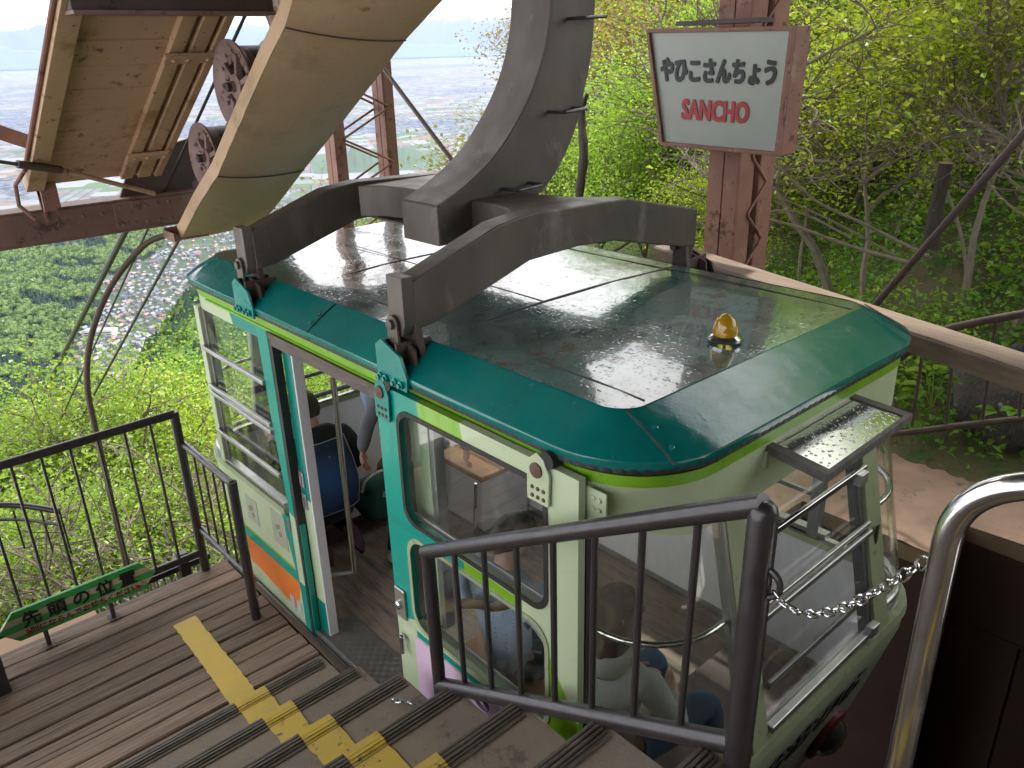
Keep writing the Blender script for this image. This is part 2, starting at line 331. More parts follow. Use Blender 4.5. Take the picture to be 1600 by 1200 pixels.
def place_text(name, body, size, o, ux, uy, mat, parent, **k):
    me = text_mesh(body, size, **{a: b for a, b in k.items() if a not in ('sx','fat')}); ux, uy = Vector(ux).normalized(), Vector(uy).normalized(); uz = ux.cross(uy)
    sc_ = k.get('sx', 1); me.transform(Matrix.Diagonal((sc_,1,1,1))); mt4 = Matrix(((ux.x, uy.x, uz.x, o[0]), (ux.y, uy.y, uz.y, o[1]), (ux.z, uy.z, uz.z, o[2]), (0,0,0,1))); me.transform(mt4)
    
    fat = k.get('fat', 0)
    if fat:
        bm = bmesh.new(); bm.from_mesh(me); base_ = bm.verts[:] + bm.edges[:] + bm.faces[:]
        for j_ in range(10):
            a_ = 2*PI*j_/10; g_ = bmesh.ops.duplicate(bm, geom=base_)['geom']; bmesh.ops.translate(bm, verts=[e for e in g_ if isinstance(e, bmesh.types.BMVert)], vec=ux*fat*math.cos(a_)+uy*fat*math.sin(a_)+uz*(.00012*(j_+1)))
        bm.to_mesh(me); bm.free()
    me.materials.clear(); me.materials.append(mat); return link(name, me, parent)
def arcpts(pts, r, n=6):
    """polyline with rounded corners"""
    pts = [Vector(q) for q in pts]; outp = [pts[0]]
    for a, b, c in zip(pts, pts[1:], pts[2:]):
        u, v = (a-b), (c-b); k = min(r, u.length*.45, v.length*.45); p0 = b+u.normalized()*k; p1 = b+v.normalized()*k
        for i in range(n+1):
            t = i/n; outp.append(p0*(1-t)**2 + b*2*t*(1-t) + p1*t*t)
    return outp+[pts[-1]]

# ---------------------------------------------------------------- platform, stairs, pit, ledge
mb = MB(); x = -4.52; i = 0; PY1 = 1.495
while x < -3.08:
    w = .108 + rnd.uniform(-.006, .006); dz = rnd.uniform(-.004, .003); tl = rnd.uniform(-.0015, .0015)
    seg = 26; rows = []
    ys = [-3.2 + (PY1 + rnd.uniform(-.012, .0) + 3.2)*k/seg for k in range(seg+1)]
    for y in ys:
        j = rnd.uniform(-.0012, .0012)
        rows.append([(x, y, -.05), (x, y, -.006+dz), (x+.006+j, y, dz+tl), (x+w-.006+j, y, dz-tl), (x+w, y, -.006+dz), (x+w, y, -.05)])
    mb.grid(rows, False); n0 = len(mb.v)-len(ys)*6
    mb.f.append(tuple(n0+k for k in range(6))[::-1]); mb.sm.append(False); mb.f.append(tuple(n0+seg*6+k for k in range(6))); mb.sm.append(False)
    x += w + .010; i += 1
deck = tag(mb.build('platform_deck', DECK), kind='structure')
mb = MB(); mb.box(-4.54, -3.0, -3.2, 1.5, -.25, -.055); mb.box(-4.55, -3.1, 1.5, 1.53, -.28, -.004); mb.box(-4.56, -4.525, -3.2, 1.5, -.28, -.01)
tag(mb.build('platform_frame', BROWNP, bevel=.004), kind='structure')
NST = 12; RISE, TREAD, SX, SZ = .19, .373, -3.1, .18; SY0, SY1 = -2.2, 1.4
mb = MB()
for k in range(NST):
    x0 = SX + TREAD*k; z0 = SZ + RISE*k; x1 = 4.0 if k == NST-1 else x0 + TREAD
    e = SY1 - (.0 if k else .0)
    n = 30; row_a, row_b, row_c = [], [], []
    for j in range(n+1):
        y = SY0 + (e-SY0)*j/n; row_a.append((x0+.004, y, z0-RISE-.002)); row_b.append((x0+.004, y, z0-.004)); row_c.append((x1+.01, y, z0-.004+rnd.uniform(-.002,.002)))
    mb.grid([row_a, row_b], False); mb.grid([row_b, row_c], True)
    # ragged right-hand end
    prof = [(x0+.004, e, z0-.004), (x1+.01, e, z0-.004), (x1+.01, e, z0-.004-.25), (x0+.004, e, z0-RISE-.25)]
    mb.add(prof, [(0,1,2,3)])
stairs = tag(mb.build('stairs', CONC), kind='structure')
for k in range(9):                                             # ribbed nosing strips
    x0 = SX + TREAD*k; z0 = SZ + RISE*k; nb = MB(); e = SY1-.012-rnd.uniform(0,.02)
    for a, w, h in ((-.006, .014, .008), (.012, .012, .010), (.028, .011, .009), (.043, .008, .005)):
        nb.box(x0+a, x0+a+w, SY0, e, z0-.006, z0+h)
    nb.box(x0-.008, x0-.002, SY0, e, z0-.035, z0+.004); nb.box(x0+.062, x0+.07, SY0, e, z0-.006, z0+.002)
    nb.build('nosing', M('nosing_rubber_%d' % k, (.060,.050,.042), (.15,.13,.105), 14, .4, .6, bmp=.3, stretch=(6,1,6), spots=[((.22,.2,.17), 60, .70, .76)]) if k == 0 else MATS['nosing_rubber_0'], stairs, .003)
ys0, ys1 = .975, 1.100
mb = MB()
xa, xb = -4.118, -3.105; rows = []
n = 40
for j in range(n+1):
    xx = xa + (xb-xa)*j/n; rows.append([(xx, .992-.022*j/n + rnd.uniform(-.004,.004), .0052), (xx, 1.120-.012*j/n + rnd.uniform(-.004,.004), .0052)])
mb.grid(rows, False)
yl = tag(mb.build('yellow_line', YEL), kind='structure')
for k in range(9):
    x0 = SX + TREAD*k; z0 = SZ+RISE*k; ya, yb = (.918, 1.058) if k else (.93, 1.085); nb = MB()
    for a, w, h in ((-.006, .014, .008), (.012, .012, .010), (.028, .011, .009), (.043, .008, .005)):
        nb.box(x0+a-.002, x0+a+w+.002, ya, yb, z0-.004, z0+h+.0025)
    nb.box(x0-.0105, x0-.002, ya, yb, z0-.04, z0+.0065)
    nb.grid([[(x0+.05+ (TREAD-.06)*j/12, ya+rnd.uniform(-.004,.004), z0+.0015), (x0+.05+(TREAD-.06)*j/12, yb+rnd.uniform(-.004,.004), z0+.0015)] for j in range(13)], False)
    nb.build('painted_stripe', YEL, yl)
# threshold rail between platform and car, pit, ledge
t = thing('docking_rail', 'dark round docking rail lying in the gap between the deck edge and the car door', 'rail', (-3,1.53,-.06))
MB().cyl((-4.2,1.545,-.035), (-2.3,1.545,-.035), .022, 14).build('rail_tube', RAILM, t); MB().box(-4.2,-2.3,1.50,1.515,-.12,-.02).build('backing_plate', DARKB, t)
mb = MB(); mb.box(-9, 9, -14, 5.9, -3.3, -3.2); tag(mb.build('pit_floor', M('dark_pit_concrete', (.03,.024,.021), (.02,.016,.014), 2, .9)), kind='structure')  # spread unseen under the whole station to block bright sky from below
mb = MB(); mb.prism([(-3.09,-3.2),(4.4,-3.2),(4.4,1.9),(1.35,1.9),(-3.05,-.12),(-3.09,-.12)], lambda a,b: Vector((a, 1.2, b)), (0,.185,0)); tag(mb.build('stair_side_wall', MATS['dark_pit_concrete']), kind='structure')  # added, unseen; closes the space under the stairs so no sky reflects
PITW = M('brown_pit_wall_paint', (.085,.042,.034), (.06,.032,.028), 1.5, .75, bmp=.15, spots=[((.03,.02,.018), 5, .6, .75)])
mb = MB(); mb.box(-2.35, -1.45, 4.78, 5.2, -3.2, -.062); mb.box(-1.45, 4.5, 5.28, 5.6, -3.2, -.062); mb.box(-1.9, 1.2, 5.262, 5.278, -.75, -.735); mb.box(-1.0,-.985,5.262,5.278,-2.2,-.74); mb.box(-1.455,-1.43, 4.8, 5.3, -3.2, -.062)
w2 = thing('pit_light_blocker', 'unseen dark wall added at the uphill pit end to keep light out', 'wall', (.5,3.4,-3.2)); MB().box(-.28,-.14,1.62,5.25,-3.2,1.0).build('wall_panel', MATS['dark_pit_concrete'], w2)  # added out of view to keep light off the car's end face
w2 = thing('unseen_station_wall', 'unseen grey-brown station wall added behind the stairs to block and bounce light', 'building', (4.6,-2,0)); mw = MB(); mw.box(4.3,4.5,-5,5.1,-.5,6.0); mw.build('wall', M('station_wall', (.42,.39,.35), (.36,.33,.30), 2, .85), w2)  # added out of view; shuts off uphill light, pale enough to bounce some
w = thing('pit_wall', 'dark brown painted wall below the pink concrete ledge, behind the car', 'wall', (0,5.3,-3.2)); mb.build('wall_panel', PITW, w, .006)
mb = MB()
def slab(x0, x1, y0, y1, z, th, n=14):
    rows = [[(x0+(x1-x0)*i/n, y0+(y1-y0)*j/6, z+rnd.uniform(-.02,.012)) for i in range(n+1)] for j in range(7)]
    mb.grid(rows, True); mb.box(x0, x1, y0, y1, z-th, z-.008)
slab(-3.6, -2.35, 4.36, 6.05, .004, .5); slab(-2.35, -1.45, 4.76, 5.95, 0, .12); slab(-1.45, 4.0, 5.26, 6.55, .002, .12)
tag(mb.build('concrete_ledge', LEDGEM), kind='structure')
mb = MB(); mb.prism([(-.2,-.9),(4,-.9),(4,3.0),(0.6,3.0),(-.2,.2)], lambda a,b: Vector((a, -2.25, b)), (0,-.15,0)); 
w = tag(mb.build('stair_wall', M('grey_wall', (.3,.28,.26), (.25,.23,.21), 2, .85)), 'grey side wall along the lower side of the stairs', 'wall')
# terracotta coloured walkway below and beyond the deck
mb = MB(); mb.box(-5.25, -4.6, -3.5, .78, -.42, -.32); tag(mb.build('lower_path', M('orange_pavement', (.36,.22,.14), (.28,.19,.13), 3, .85, bmp=.2)), kind='structure')

# ---------------------------------------------------------------- railings
def railing(name, label, p0, p1, foot0, foot1, r, post_r, bars, bar_r, low, tie=None, ext=None):
    """p0,p1 top-rail ends; foot z at each end; low = height of bottom rail above foot"""
    p0, p1 = Vector(p0), Vector(p1); t = thing(name, label, 'railing', (p0.x, p0.y, foot0))
    MB().tube([p0, p1], r, 14).build('top_rail', RAILM, t)
    l0, l1 = Vector((p0.x, p0.y, low[0])), Vector((p1.x, p1.y, low[1]))
    MB().tube([l0, l1], r*.95, 14).build('bottom_rail', RAILM, t)
    if foot0 is not None and post_r[0]: MB().tube([(p0.x,p0.y,foot0),(p0.x,p0.y,p0.z+r*.6)], post_r[0], 14).build('post', RAILM, t)
    if foot1 is not None and post_r[1]: MB().tube([(p1.x,p1.y,foot1),(p1.x,p1.y,p1.z+r*.6)], post_r[1], 14).build('post', RAILM, t)
    for k in range(1, bars+1):
        a = k/(bars+1); q, u = p0.lerp(p1, a), l0.lerp(l1, a); MB().tube([u, q], bar_r, 8).build('bar', RAILM, t)
    return t
railing('railing', 'long black railing on the far deck edge behind the green arrow board', (-4.53,-2.2,1.085), (-4.53,1.353,1.085), 0, 0, .025, (.022,.027), 24, .0085, (.13,.13))
railing('railing', 'short low black railing joining the deck corner post to a post beside the car', (-4.515,1.37,.885), (-3.854,1.372,.885), .0, 0, .021, (0,.027), 4, .007, (.30,.30))
RP0, RP1 = Vector((-2.085,1.4,1.30)), Vector((-.775,1.4,2.075))
t = thing('stair_railing', 'black welded railing running up the stair edge in front of the car', 'railing', (-2.08,1.4,.56))
MB().tube([RP0+Vector((-.018,0,-.0)), RP1], .0265, 16).build('top_rail', RAILM, t)
B0, B1 = Vector((-2.065,1.4,.70)), Vector((-.79,1.4,1.375))
MB().tube([B0, B1], .029, 16).build('bottom_rail', RAILM, t)
MB().tube([(-2.07,1.4,.52),(-2.085,1.4,1.305)], .026, 14).build('post', RAILM, t)
MB().tube([(-.775,1.4,1.0),(-.775,1.4,2.045),(-.775,1.4,2.066),(-.775,1.4,2.078),(-.775,1.4,2.082)], [.034,.034,.030,.020,.006], 16).build('post', RAILM, t)
for a0, a1 in ((750,745),(788,793),(842,853),(895,910),(950,962)) and ((k, k) for k in range(1, 8)):
    f = a0/8.0; MB().tube([B0.lerp(B1, f), RP0.lerp(RP1, f)], .0105, 8).build('bar', RAILM, t)
MB().tube([Vector((-.752,1.4,1.885))+Vector((math.sin(a)*.036, 0, math.cos(a)*.036)) for a in [PI*k/10 for k in range(11)]], .008, 8).build('chain_hook', RAILM, t)
# chrome handrail on the right
hr = tag(MB().tube(arcpts([(-.381,1.3,1.0),(-.381,1.3,2.312),(.9,1.3,2.975)], .10, 10), .0228, 24).build('chrome_handrail', None or CHROME), 'thick polished steel handrail bent over at the top, right of the dark stair railing', 'handrail')
def chain(name, label, pts, link_l, wire, mat, group=None):
    """links along a polyline, alternately turned"""
    pts = [Vector(q) for q in pts]; seg = []; d = 0
    for a, b in zip(pts, pts[1:]): seg.append((d, a, b)); d += (b-a).length
    mb = MB(); k = 0; s_ = link_l*.5; step = link_l*.74
    while s_ < d:
        for d0, a, b in reversed(seg):
            if s_ >= d0: break
        ax = (b-a).normalized(); c = a + ax*(s_-d0); up = Vector((0,0,1)) if abs(ax.z) < .8 else Vector((0,1,0)); sd_ = ax.cross(up).normalized(); up = sd_.cross(ax)
        pl = (sd_ if k % 2 else up)*.85 + (up if k % 2 else sd_)*.35; pl.normalize(); h = link_l/2-wire; w_ = link_l*.27
        ring = [c + ax*(h-w_)*(1 if math.cos(th) > 0 else -1) + ax*w_*math.cos(th) + pl*w_*math.sin(th) for th in [2*PI*(j+.5)/14 for j in range(14)]]
        mb.tube(ring, wire, 7, closed=True); s_ += step; k += 1
    return tag(mb.build(name, mat), label, 'chain', group)
a, b = Vector((-.735,1.4,1.872)), Vector((-.405,1.3,2.165)); 
chain('chain', 'bright steel chain hanging between the stair railing post and the polished handrail', [a.lerp(b, k/14) + Vector((0,0,-.085*math.sin(PI*(k/14)**.8))) for k in range(15)], .036, .0028, CHROME)
chain('chain', 'thin rusty steel chain dangling down the lower post of the stair railing', [(-2.12,1.405,1.20),(-2.125,1.41,.95),(-2.12,1.415,.60)], .03, .0025, ALU)
chain('chain', 'loose end of thin chain dangling doubled beside the lower stair railing post', [(-2.098,1.432,1.0),(-2.105,1.436,.62)], .03, .0025, ALU)
chain('chain', 'two loose shiny chain links lying on a concrete step', [(-2.245,1.275,.577),(-2.20,1.31,.577),(-2.165,1.325,.577)], .045, .004, CHROME)

# green arrow board
GREEN = (.045,.30,.075)
def boardmat():
    mt, t, p = newmat('worn_green_board'); v = coord(t); sep = t.nodes.new('ShaderNodeSeparateXYZ'); t.links.new(v, sep.inputs[0])
    def band(lo, hi):
        a_ = t.nodes.new('ShaderNodeMath'); a_.operation = 'GREATER_THAN'; a_.inputs[1].default_value = lo; b_ = t.nodes.new('ShaderNodeMath'); b_.operation = 'LESS_THAN'; b_.inputs[1].default_value = hi
        c_ = t.nodes.new('ShaderNodeMath'); c_.operation = 'MULTIPLY'; t.links.new(sep.outputs['Z'], a_.inputs[0]); t.links.new(sep.outputs['Z'], b_.inputs[0]); t.links.new(a_.outputs[0], c_.inputs[0]); t.links.new(b_.outputs[0], c_.inputs[1]); return c_.outputs[0]
    c = mixc(t, band(.225,.262), GREEN, (.42,.36,.25)); c = mixc(t, band(.150,.182), c, (.42,.36,.25))
    c = mixc(t, ramp(t, noise(t, v, 30, 9, .75), .66, .69), c, (.30,.22,.15)); c = mixc(t, ramp(t, noise(t, coord(t,(1,1,1)), 13, 8), .62, .8), c, (.03,.12,.04))
    t.links.new(c, p.inputs['Base Color']); p.inputs['Roughness'].default_value = .5; return mt
bd = thing('arrow_board', 'double-ended green and cream arrow board with black lettering standing low on the deck', 'sign', (-4.43,.63,0))
MB().prism([(.215,.205),(.30,.303),(.955,.303),(1.035,.205),(.955,.118),(.30,.118)], lambda a,b: Vector((-4.43, a, b)), (.022,0,0)).build('board', boardmat(), bd, .003)
for yy in (.425,.768): 
    p_ = MB().box(-4.455,-4.432,yy-.011,yy+.011,0,.27).build('post', DARKB, bd); MB().box(-4.47,-4.40,yy-.03,yy+.03,.004,.010).build('foot_plate', DARKB, bd)
INK = M('black_sign_paint', (.012,.012,.012), rough=.5); REDP = M('red_sign_paint', (.42,.035,.03), (.30,.03,.03), 30, .5)
place_text('large_lettering', '先 頭 の 位 置', .098, (-4.405,.630,.228), (0,1,0), (0,0,1), INK, bd, fat=.0020)
place_text('small_lettering', '3列にならんでお待ちください', .044, (-4.405,.630,.155), (0,1,0), (0,0,1), M('faded_red_ink', (.12,.035,.02), rough=.6), bd, bold=.0006)
MB().cyl((-4.409,.30+.05,.152), (-4.404,.35,.152), .013).build('red_dot', REDP, bd); MB().cyl((-4.409,.925,.152), (-4.404,.925,.152), .013).build('red_dot', REDP, bd)
t = tag(MB().obox((-4.24,.085,.20), (1,0,0),(0,1,0),(0,0,1), .05,.10,.22).build('deck_post', RAILM, bevel=.006), 'black painted post at the left end of the deck beyond the arrow board', 'post')

# lower railings beyond the deck
t = thing('lower_railing', 'curved dark metal railing on the path below, seen through the deck railing', 'railing', (-6.2,.5,-.5))
pts = [(-5.6,-1.0,.36),(-5.75,-.2,.37),(-5.7,.45,.34),(-5.5,.8,.24)]
def spl(pts, n=8):
    pts = [Vector(q) for q in pts]; P = [pts[0]]+pts+[pts[-1]]; o = []
    for i in range(1, len(P)-2):
        for k in range(n):
            u = k/n; a,b,c,d = P[i-1],P[i],P[i+1],P[i+2]
            o.append(.5*((2*b)+(c-a)*u+(2*a-5*b+4*c-d)*u*u+(3*b-a-3*c+d)*u**3))
    return o+[pts[-1]]
c1 = spl(pts); MB().tube(c1, .02, 10).build('top_rail', RAILM, t); MB().tube([q-Vector((0,0,.11)) for q in c1], .012, 8).build('mid_rail', RAILM, t)
for q in c1[::3]: MB().tube([q, q-Vector((0,0,.34))], .007, 6).build('bar', RAILM, t)
t = thing('picket_fence', 'row of thin pale pickets just below the back corner of the deck', 'fence', (-5.0,1.1,-.6))
for k in range(15): MB().tube([(-4.9,.78+k*.045,-.15),(-4.9,.80+k*.045,-.5)], .008, 6).build('picket', M('pale_fence_metal', (.30,.30,.31), rough=.5) if k == 0 else MATS['pale_fence_metal'], t)
MB().box(-4.93,-4.87,.7,1.5,-.16,-.12).build('fence_rail', RAILM, t); MB().box(-4.86,-4.80,1.28,1.34,-.7,.0).build('post', RAILM, t)

# ---------------------------------------------------------------- overhead structure
def ibeam(mb, p0, p1, h, w, up=(0,0,1)):
    p0, p1 = Vector(p0), Vector(p1); u = Vector(up)
    mb.bar(p0+u*(h/2-.008), p1+u*(h/2-.008), w, .016); mb.bar(p0-u*(h/2-.008), p1-u*(h/2-.008), w, .016); mb.bar(p0, p1, .014, h-.032)
def rivets(mb, pts, r, nrm):
    for q in pts: q = Vector(q); mb.lathe([(r, 0), (r*.8, r*.45), (r*.1, r*.6)], q, nrm, 8)
t = thing('steel_crossbeam', 'brown riveted crossbeam at the left below the planked walkway', 'beam', (-5.55,0,2.1))
mb = MB(); mb.box(-5.66,-5.46,-1.6,2.6,1.985,2.0); mb.box(-5.66,-5.46,-1.6,2.6,2.175,2.19); mb.box(-5.475,-5.455,-1.6,2.6,2.0,2.175); mb.build('beam', BRSTEEL, t, .003)
mb = MB(); mb.box(-5.455,-5.443,1.52,2.05,2.004,2.172); mb.build('splice_plate', BRSTEEL, t, .003)
mb = MB(); rivets(mb, [(-5.443, 1.56+.075*k, z) for k in range(7) for z in (2.035,2.14)] + [(-5.455, y, 2.12) for y in (1.2,1.34,1.45)], .013, (1,0,0)); mb.build('rivets', BRSTEEL, t)
mb = MB(); mb.prism([(1.60,2.19),(2.15,2.19),(2.15,2.52),(1.72,2.43)], lambda a,b: Vector((-5.56,a,b)), (.02,0,0)); mb.build('gusset_plate', DARKB, t)
t = thing('steel_crossbeam', 'dark crossbeam at the very top left corner, passing in front of the planked walkway', 'beam', (-3.9,1.6,3.25))
mb = MB(); mb.box(-4.0,-3.86,1.08,2.3,3.19,3.40); mb.build('beam', DARKB, t, .004); mb = MB(); mb.box(-4.02,-3.84,1.08,2.3,3.175,3.19); mb.build('flange', BRSTEEL, t)
# planked walkway descending along the ropes
DSL = Vector((-1.4,0,-.86)).normalized(); DN = Vector((0,1,0)).cross(DSL).normalized()
if DN.z < 0: DN = -DN
def dk(s_, y, n=0): return Vector((-4.0,0,3.205)) + DSL*s_ + Vector((0,y,0)) + DN*n
t = thing('walkway', 'beige planked walkway sloping down above the deck, seen from beneath', 'walkway', (-4.7,1.4,2.8))
mb = MB(); s_ = -1.6
while s_ < 1.62:
    w_ = .205; c = dk(s_+w_/2, 1.47, .02+rnd.uniform(-.003,.003)); mb.obox(c, DSL, (0,1,0), DN, w_/2-.004, .345, .014); s_ += w_
mb.build('planks', BEIGE, t, .003)
for y, w_, h_, nm in ((1.105,.05,.075,'edge_beam'),(1.62,.045,.05,'beam'),(1.725,.05,.05,'beam'),(1.81,.028,.06,'beam')):
    mb = MB(); mb.bar(dk(-1.6,y,-.0), dk(1.66,y,-.0), w_*1.9 if nm == 'edge_beam' else w_*1.55, h_, up=DN); mb.build(nm, BEIGE, t, .004)
for s_ in (.32, 1.33):
    mb = MB(); mb.obox(dk(s_, 1.68, -.048), (0,1,0), DSL, DN, .125, .028, .012); rivets(mb, [dk(s_, y, -.06) for y in (1.6,1.67,1.77)], .012, -DN); mb.build('clip_plate', BEIGE, t, .002)
mb = MB(); mb.tube([dk(-1.6,1.045,.0), dk(1.45,1.045,.0), dk(1.58,1.0,-.02), dk(1.68,1.0,-.10), dk(1.70,1.06,-.19)], .012, 8); mb.build('drain_pipe', PINK, t)
mb = MB(); mb.prism([(0,0),(.16,0),(.03,-.22)], lambda a,b: Vector((-5.42-a*.5, 1.13, 2.33+b)), (0,.014,0)); mb.box(-5.5,-5.4,1.13,1.22,2.18,2.36); mb.build('foot_bracket', PINK, t)
t = thing('turnbuckle_rod', 'rusty rod with a turnbuckle crossing the foot of the planked walkway at the left', 'rod', (-4.5,1,2.4))
MB().tube([(-4.9,.2,2.72),(-5.05,.98,2.50)], .010, 8).build('rod', BROWNP, t); MB().tube([(-5.05,.98,2.50),(-5.12,1.2,2.44)], .022, 10).build('turnbuckle', BROWNP, t)
MB().tube([(-5.12,1.2,2.44),(-5.35,1.75,2.215)], .014, 8).build('rod', BEIGE, t)
t = tag(MB().bar((-6.2,.2,3.05), (-6.2,1.5,2.42), .09, .09).build('diagonal_brace', PINK, bevel=.004), 'pinkish diagonal brace at the far left edge behind the planked walkway', 'brace')

# saddle: trough cover + sheaves + side frame
sd_ = thing('cable_saddle', 'beige sheet-metal cable saddle trough with two rope wheels above the car', 'cable saddle', (-4.2,2,2.6))
YA, YB = 1.70, 2.26
La = [(-460+0)] 
ptsL = [(520,-120),(458,0),(446,42),(417,100),(378,187),(340,275),(310,323),(284,373)]
ptsR = [(760,-110),(692,0),(634,62),(590,120),(531,196),(475,265),(445,305),(414,343)]
rows = []
for (a, b) in zip(ptsL, ptsR):
    p, q = ony(a[0], a[1], YA), ony(b[0], b[1], YB); row = []
    for k in range(11):
        u = k/10; v = p.lerp(q, u); v.z -= .018*math.sin(PI*u)**.8; v.x += .009*math.sin(PI*u); row.append(v)
    rows.append(row)
def dens(rows, n=5):
    o = []
    for a, b in zip(rows, rows[1:]):
        for k in range(n): o.append([p.lerp(q, k/n) for p, q in zip(a, b)])
    return o+[rows[-1]]
for nm, rs in (('cover_sheet', rows[0:3]), ('cover_sheet', rows[2:6]), ('cover_sheet', rows[5:8])):
    rs = dens(rs); rs = [[q + Vector((rnd.uniform(-1,1)*.0006, 0, rnd.uniform(-1,1)*.0006)) for q in r_] for r_ in rs]
    nr = [[Vector((.3,0,.95))]*11 for _ in rs]; mb = MB(); mb.shell(rs, nr, .006); mb.build(nm, COVER, sd_)
for i_ in (2,5): MB().tube([q+Vector((.002,0,-.003)) for q in rows[i_]], .0035, 6).build('seam', DARKB, sd_)
rsL = dens([[r_[0], r_[0]+Vector((-.045,-.0,.065))] for r_ in rows]); mb = MB(); mb.shell(rsL, [[Vector((0,1,0))]*2 for _ in rsL], .008, False); mb.build('side_flange', COVER, sd_)
rsR = [[r_[-1], r_[-1]+Vector((-.06,0,.09))] for r_ in rows]; mb = MB(); mb.shell(dens(rsR), [[Vector((0,-1,0))]*2 for _ in dens(rsR)], .008, False); mb.build('side_flange', COVER, sd_)
mb = MB(); q = rows[-1][0]; mb.box(q.x-.16,q.x+.02,q.y-.04,q.y+.16,q.z-.005,q.z+.008); mb.box(q.x-.16,q.x-.15,q.y-.04,q.y+.16,q.z,q.z+.05); mb.box(q.x-.16,q.x+.02,q.y-.05,q.y-.04,q.z-.01,q.z+.04); mb.build('drip_tray', PINK, sd_, .002)
mb = MB()
def sl(x, dz): return Vector((x, 0, 2.86 + (x+3.95)*.60 + dz))
for y in (2.02,): mb.bar(sl(-5.3,.06)+Vector((0,y,0)), sl(-3.3,.06)+Vector((0,y,0)), .03, .30)
mb.build('side_frame', DARKB, sd_, .004)
mb = MB(); mb.bar(sl(-3.95,.30)+Vector((0,1.99,0)), sl(-2.9,.30)+Vector((0,1.99,0)), .05, .20); mb.build('side_frame_plate', M('peeling_pink_paint', (.40,.25,.20), (.34,.2,.16), 5, .7, bmp=.4, spots=[((.60,.56,.46), 13, .55, .58), ((.07,.045,.03), 21, .66, .69)]), sd_, .004)
SHM = M('sheave_pink_grey', (.25,.17,.145), (.17,.11,.095), 7, .5, .7, metal=.15, bmp=.15, spots=[((.06,.035,.028), 14, .58, .64)])
def sheave(cx, cz, rad):
    c = Vector((cx, 1.775, cz)); s0 = thing('sheave', None, None, c); s0.parent = sd_; s0.location = c - Vector(sd_.location)
    del_ = None
    mb = MB(); mb.lathe([(rad*.66,.035),(rad*.70,.012),(rad*.80,.0),(rad*.97,-.022),(rad,-.022),(rad,-.012),(rad*.86,.02),(rad*.86,.05)], c, (0,1,0), 48)
    rim = mb.build('rim', SHM, s0)
    mb = MB(); mb.lathe([(rad*.86,.05),(rad*.86,.16),(rad*.99,.19),(rad*.99,.205),(rad*.5,.205)], c, (0,1,0), 48); mb.build('drum', BLACKR, s0)
    mb = MB()
    mb.lathe([(rad*.70,.028),(rad*.70,.040),(.001,.040)], c, (0,1,0), 32)
    mb.build('dark_disc', DARKB, s0)
    mb = MB()
    for k in range(6):
        a = 2*PI*k/6+.3; u = Vector((math.cos(a),0,math.sin(a))); w_ = Vector((-math.sin(a),0,math.cos(a)))
        mb.obox(c+u*rad*.46+Vector((0,.012,0)), u, w_, (0,1,0), rad*.23, .012, .016)
        for s2 in (-1, 1): mb.obox(c+u*rad*.60+w_*s2*.045*rad/.2+Vector((0,.020,0)), (u+w_*s2*.55), (w_-u*s2*.55), (0,1,0), rad*.10, .018*rad/.2, .010)
    mb.build('spokes', SHM, s0, .003)
    mb = MB(); mb.lathe([(rad*.27,.03),(rad*.27,-.008),(rad*.2,-.014),(rad*.12,-.014),(rad*.12,-.03),(.001,-.03)], c, (0,1,0), 24); mb.build('hub', ALU if False else SHM, s0)
    mb = MB(); mb.lathe([(.022,-.028),(.022,-.052),(.001,-.055)], c, (0,1,0), 12); mb.build('axle_end', DARKB, s0)
    mb = MB(); rivets(mb, [c+Vector((math.cos(2*PI*k/12)*rad*.745, .002, math.sin(2*PI*k/12)*rad*.745)) for k in range(12)], .011, (0,-1,0)); mb.build('rivets', SHM, s0)
    return s0
sheave(-3.965, 2.865, .212); sheave(-4.475, 2.495, .185)

# ropes
def rope(label, p0, p1, r, name='steel_cable', group=None):
    p0, p1 = Vector(p0), Vector(p1); d = p1-p0; n = 12
    pts = [p0 + d*(k/n) - Vector((0,0,.15*math.sin(PI*k/n)*(1 if d.length > 60 else 0))) for k in range(n+1)]
    return tag(MB().tube(pts, r, 8).build(name, ROPE), label, 'cable', group)
a, b = ony(382,22,1.88), ony(233,348,1.88); d = (b-a).normalized(); rope('thin wire rope running past both wheels and down the mountain', a-d*3, b+d*160, .0085)
def rp(q0, q1, y, back=0): a, b = ony(*q0, y), ony(*q1, y); d = (b-a).normalized(); return a-d*back, a+d*170
a, b = rp((200,353),(20,707),2.1,.6); rope('thickest black cable, leftmost of those running down the mountain below the brown crossbeam', a, b, .026)
a, b = rp((278,377),(83,730),2.1,.2); rope('thin cable running down to the left from the corner of the beige trough', a, b, .012)
t = tag(MB().tube(spl([onx(262,366,-5.2), onx(222,386,-5.3), onx(172,450,-5.4), onx(142,528,-5.4), onx(136,600,-5.4), onx(148,665,-5.4), onx(165,740,-5.4), onx(195,875,-5.4), onx(203,925,-5.4)]), .019, 10).build('bent_pipe', BROWNP), 'rusty brown pipe bending down from the beige trough behind the deck railing', 'pipe')

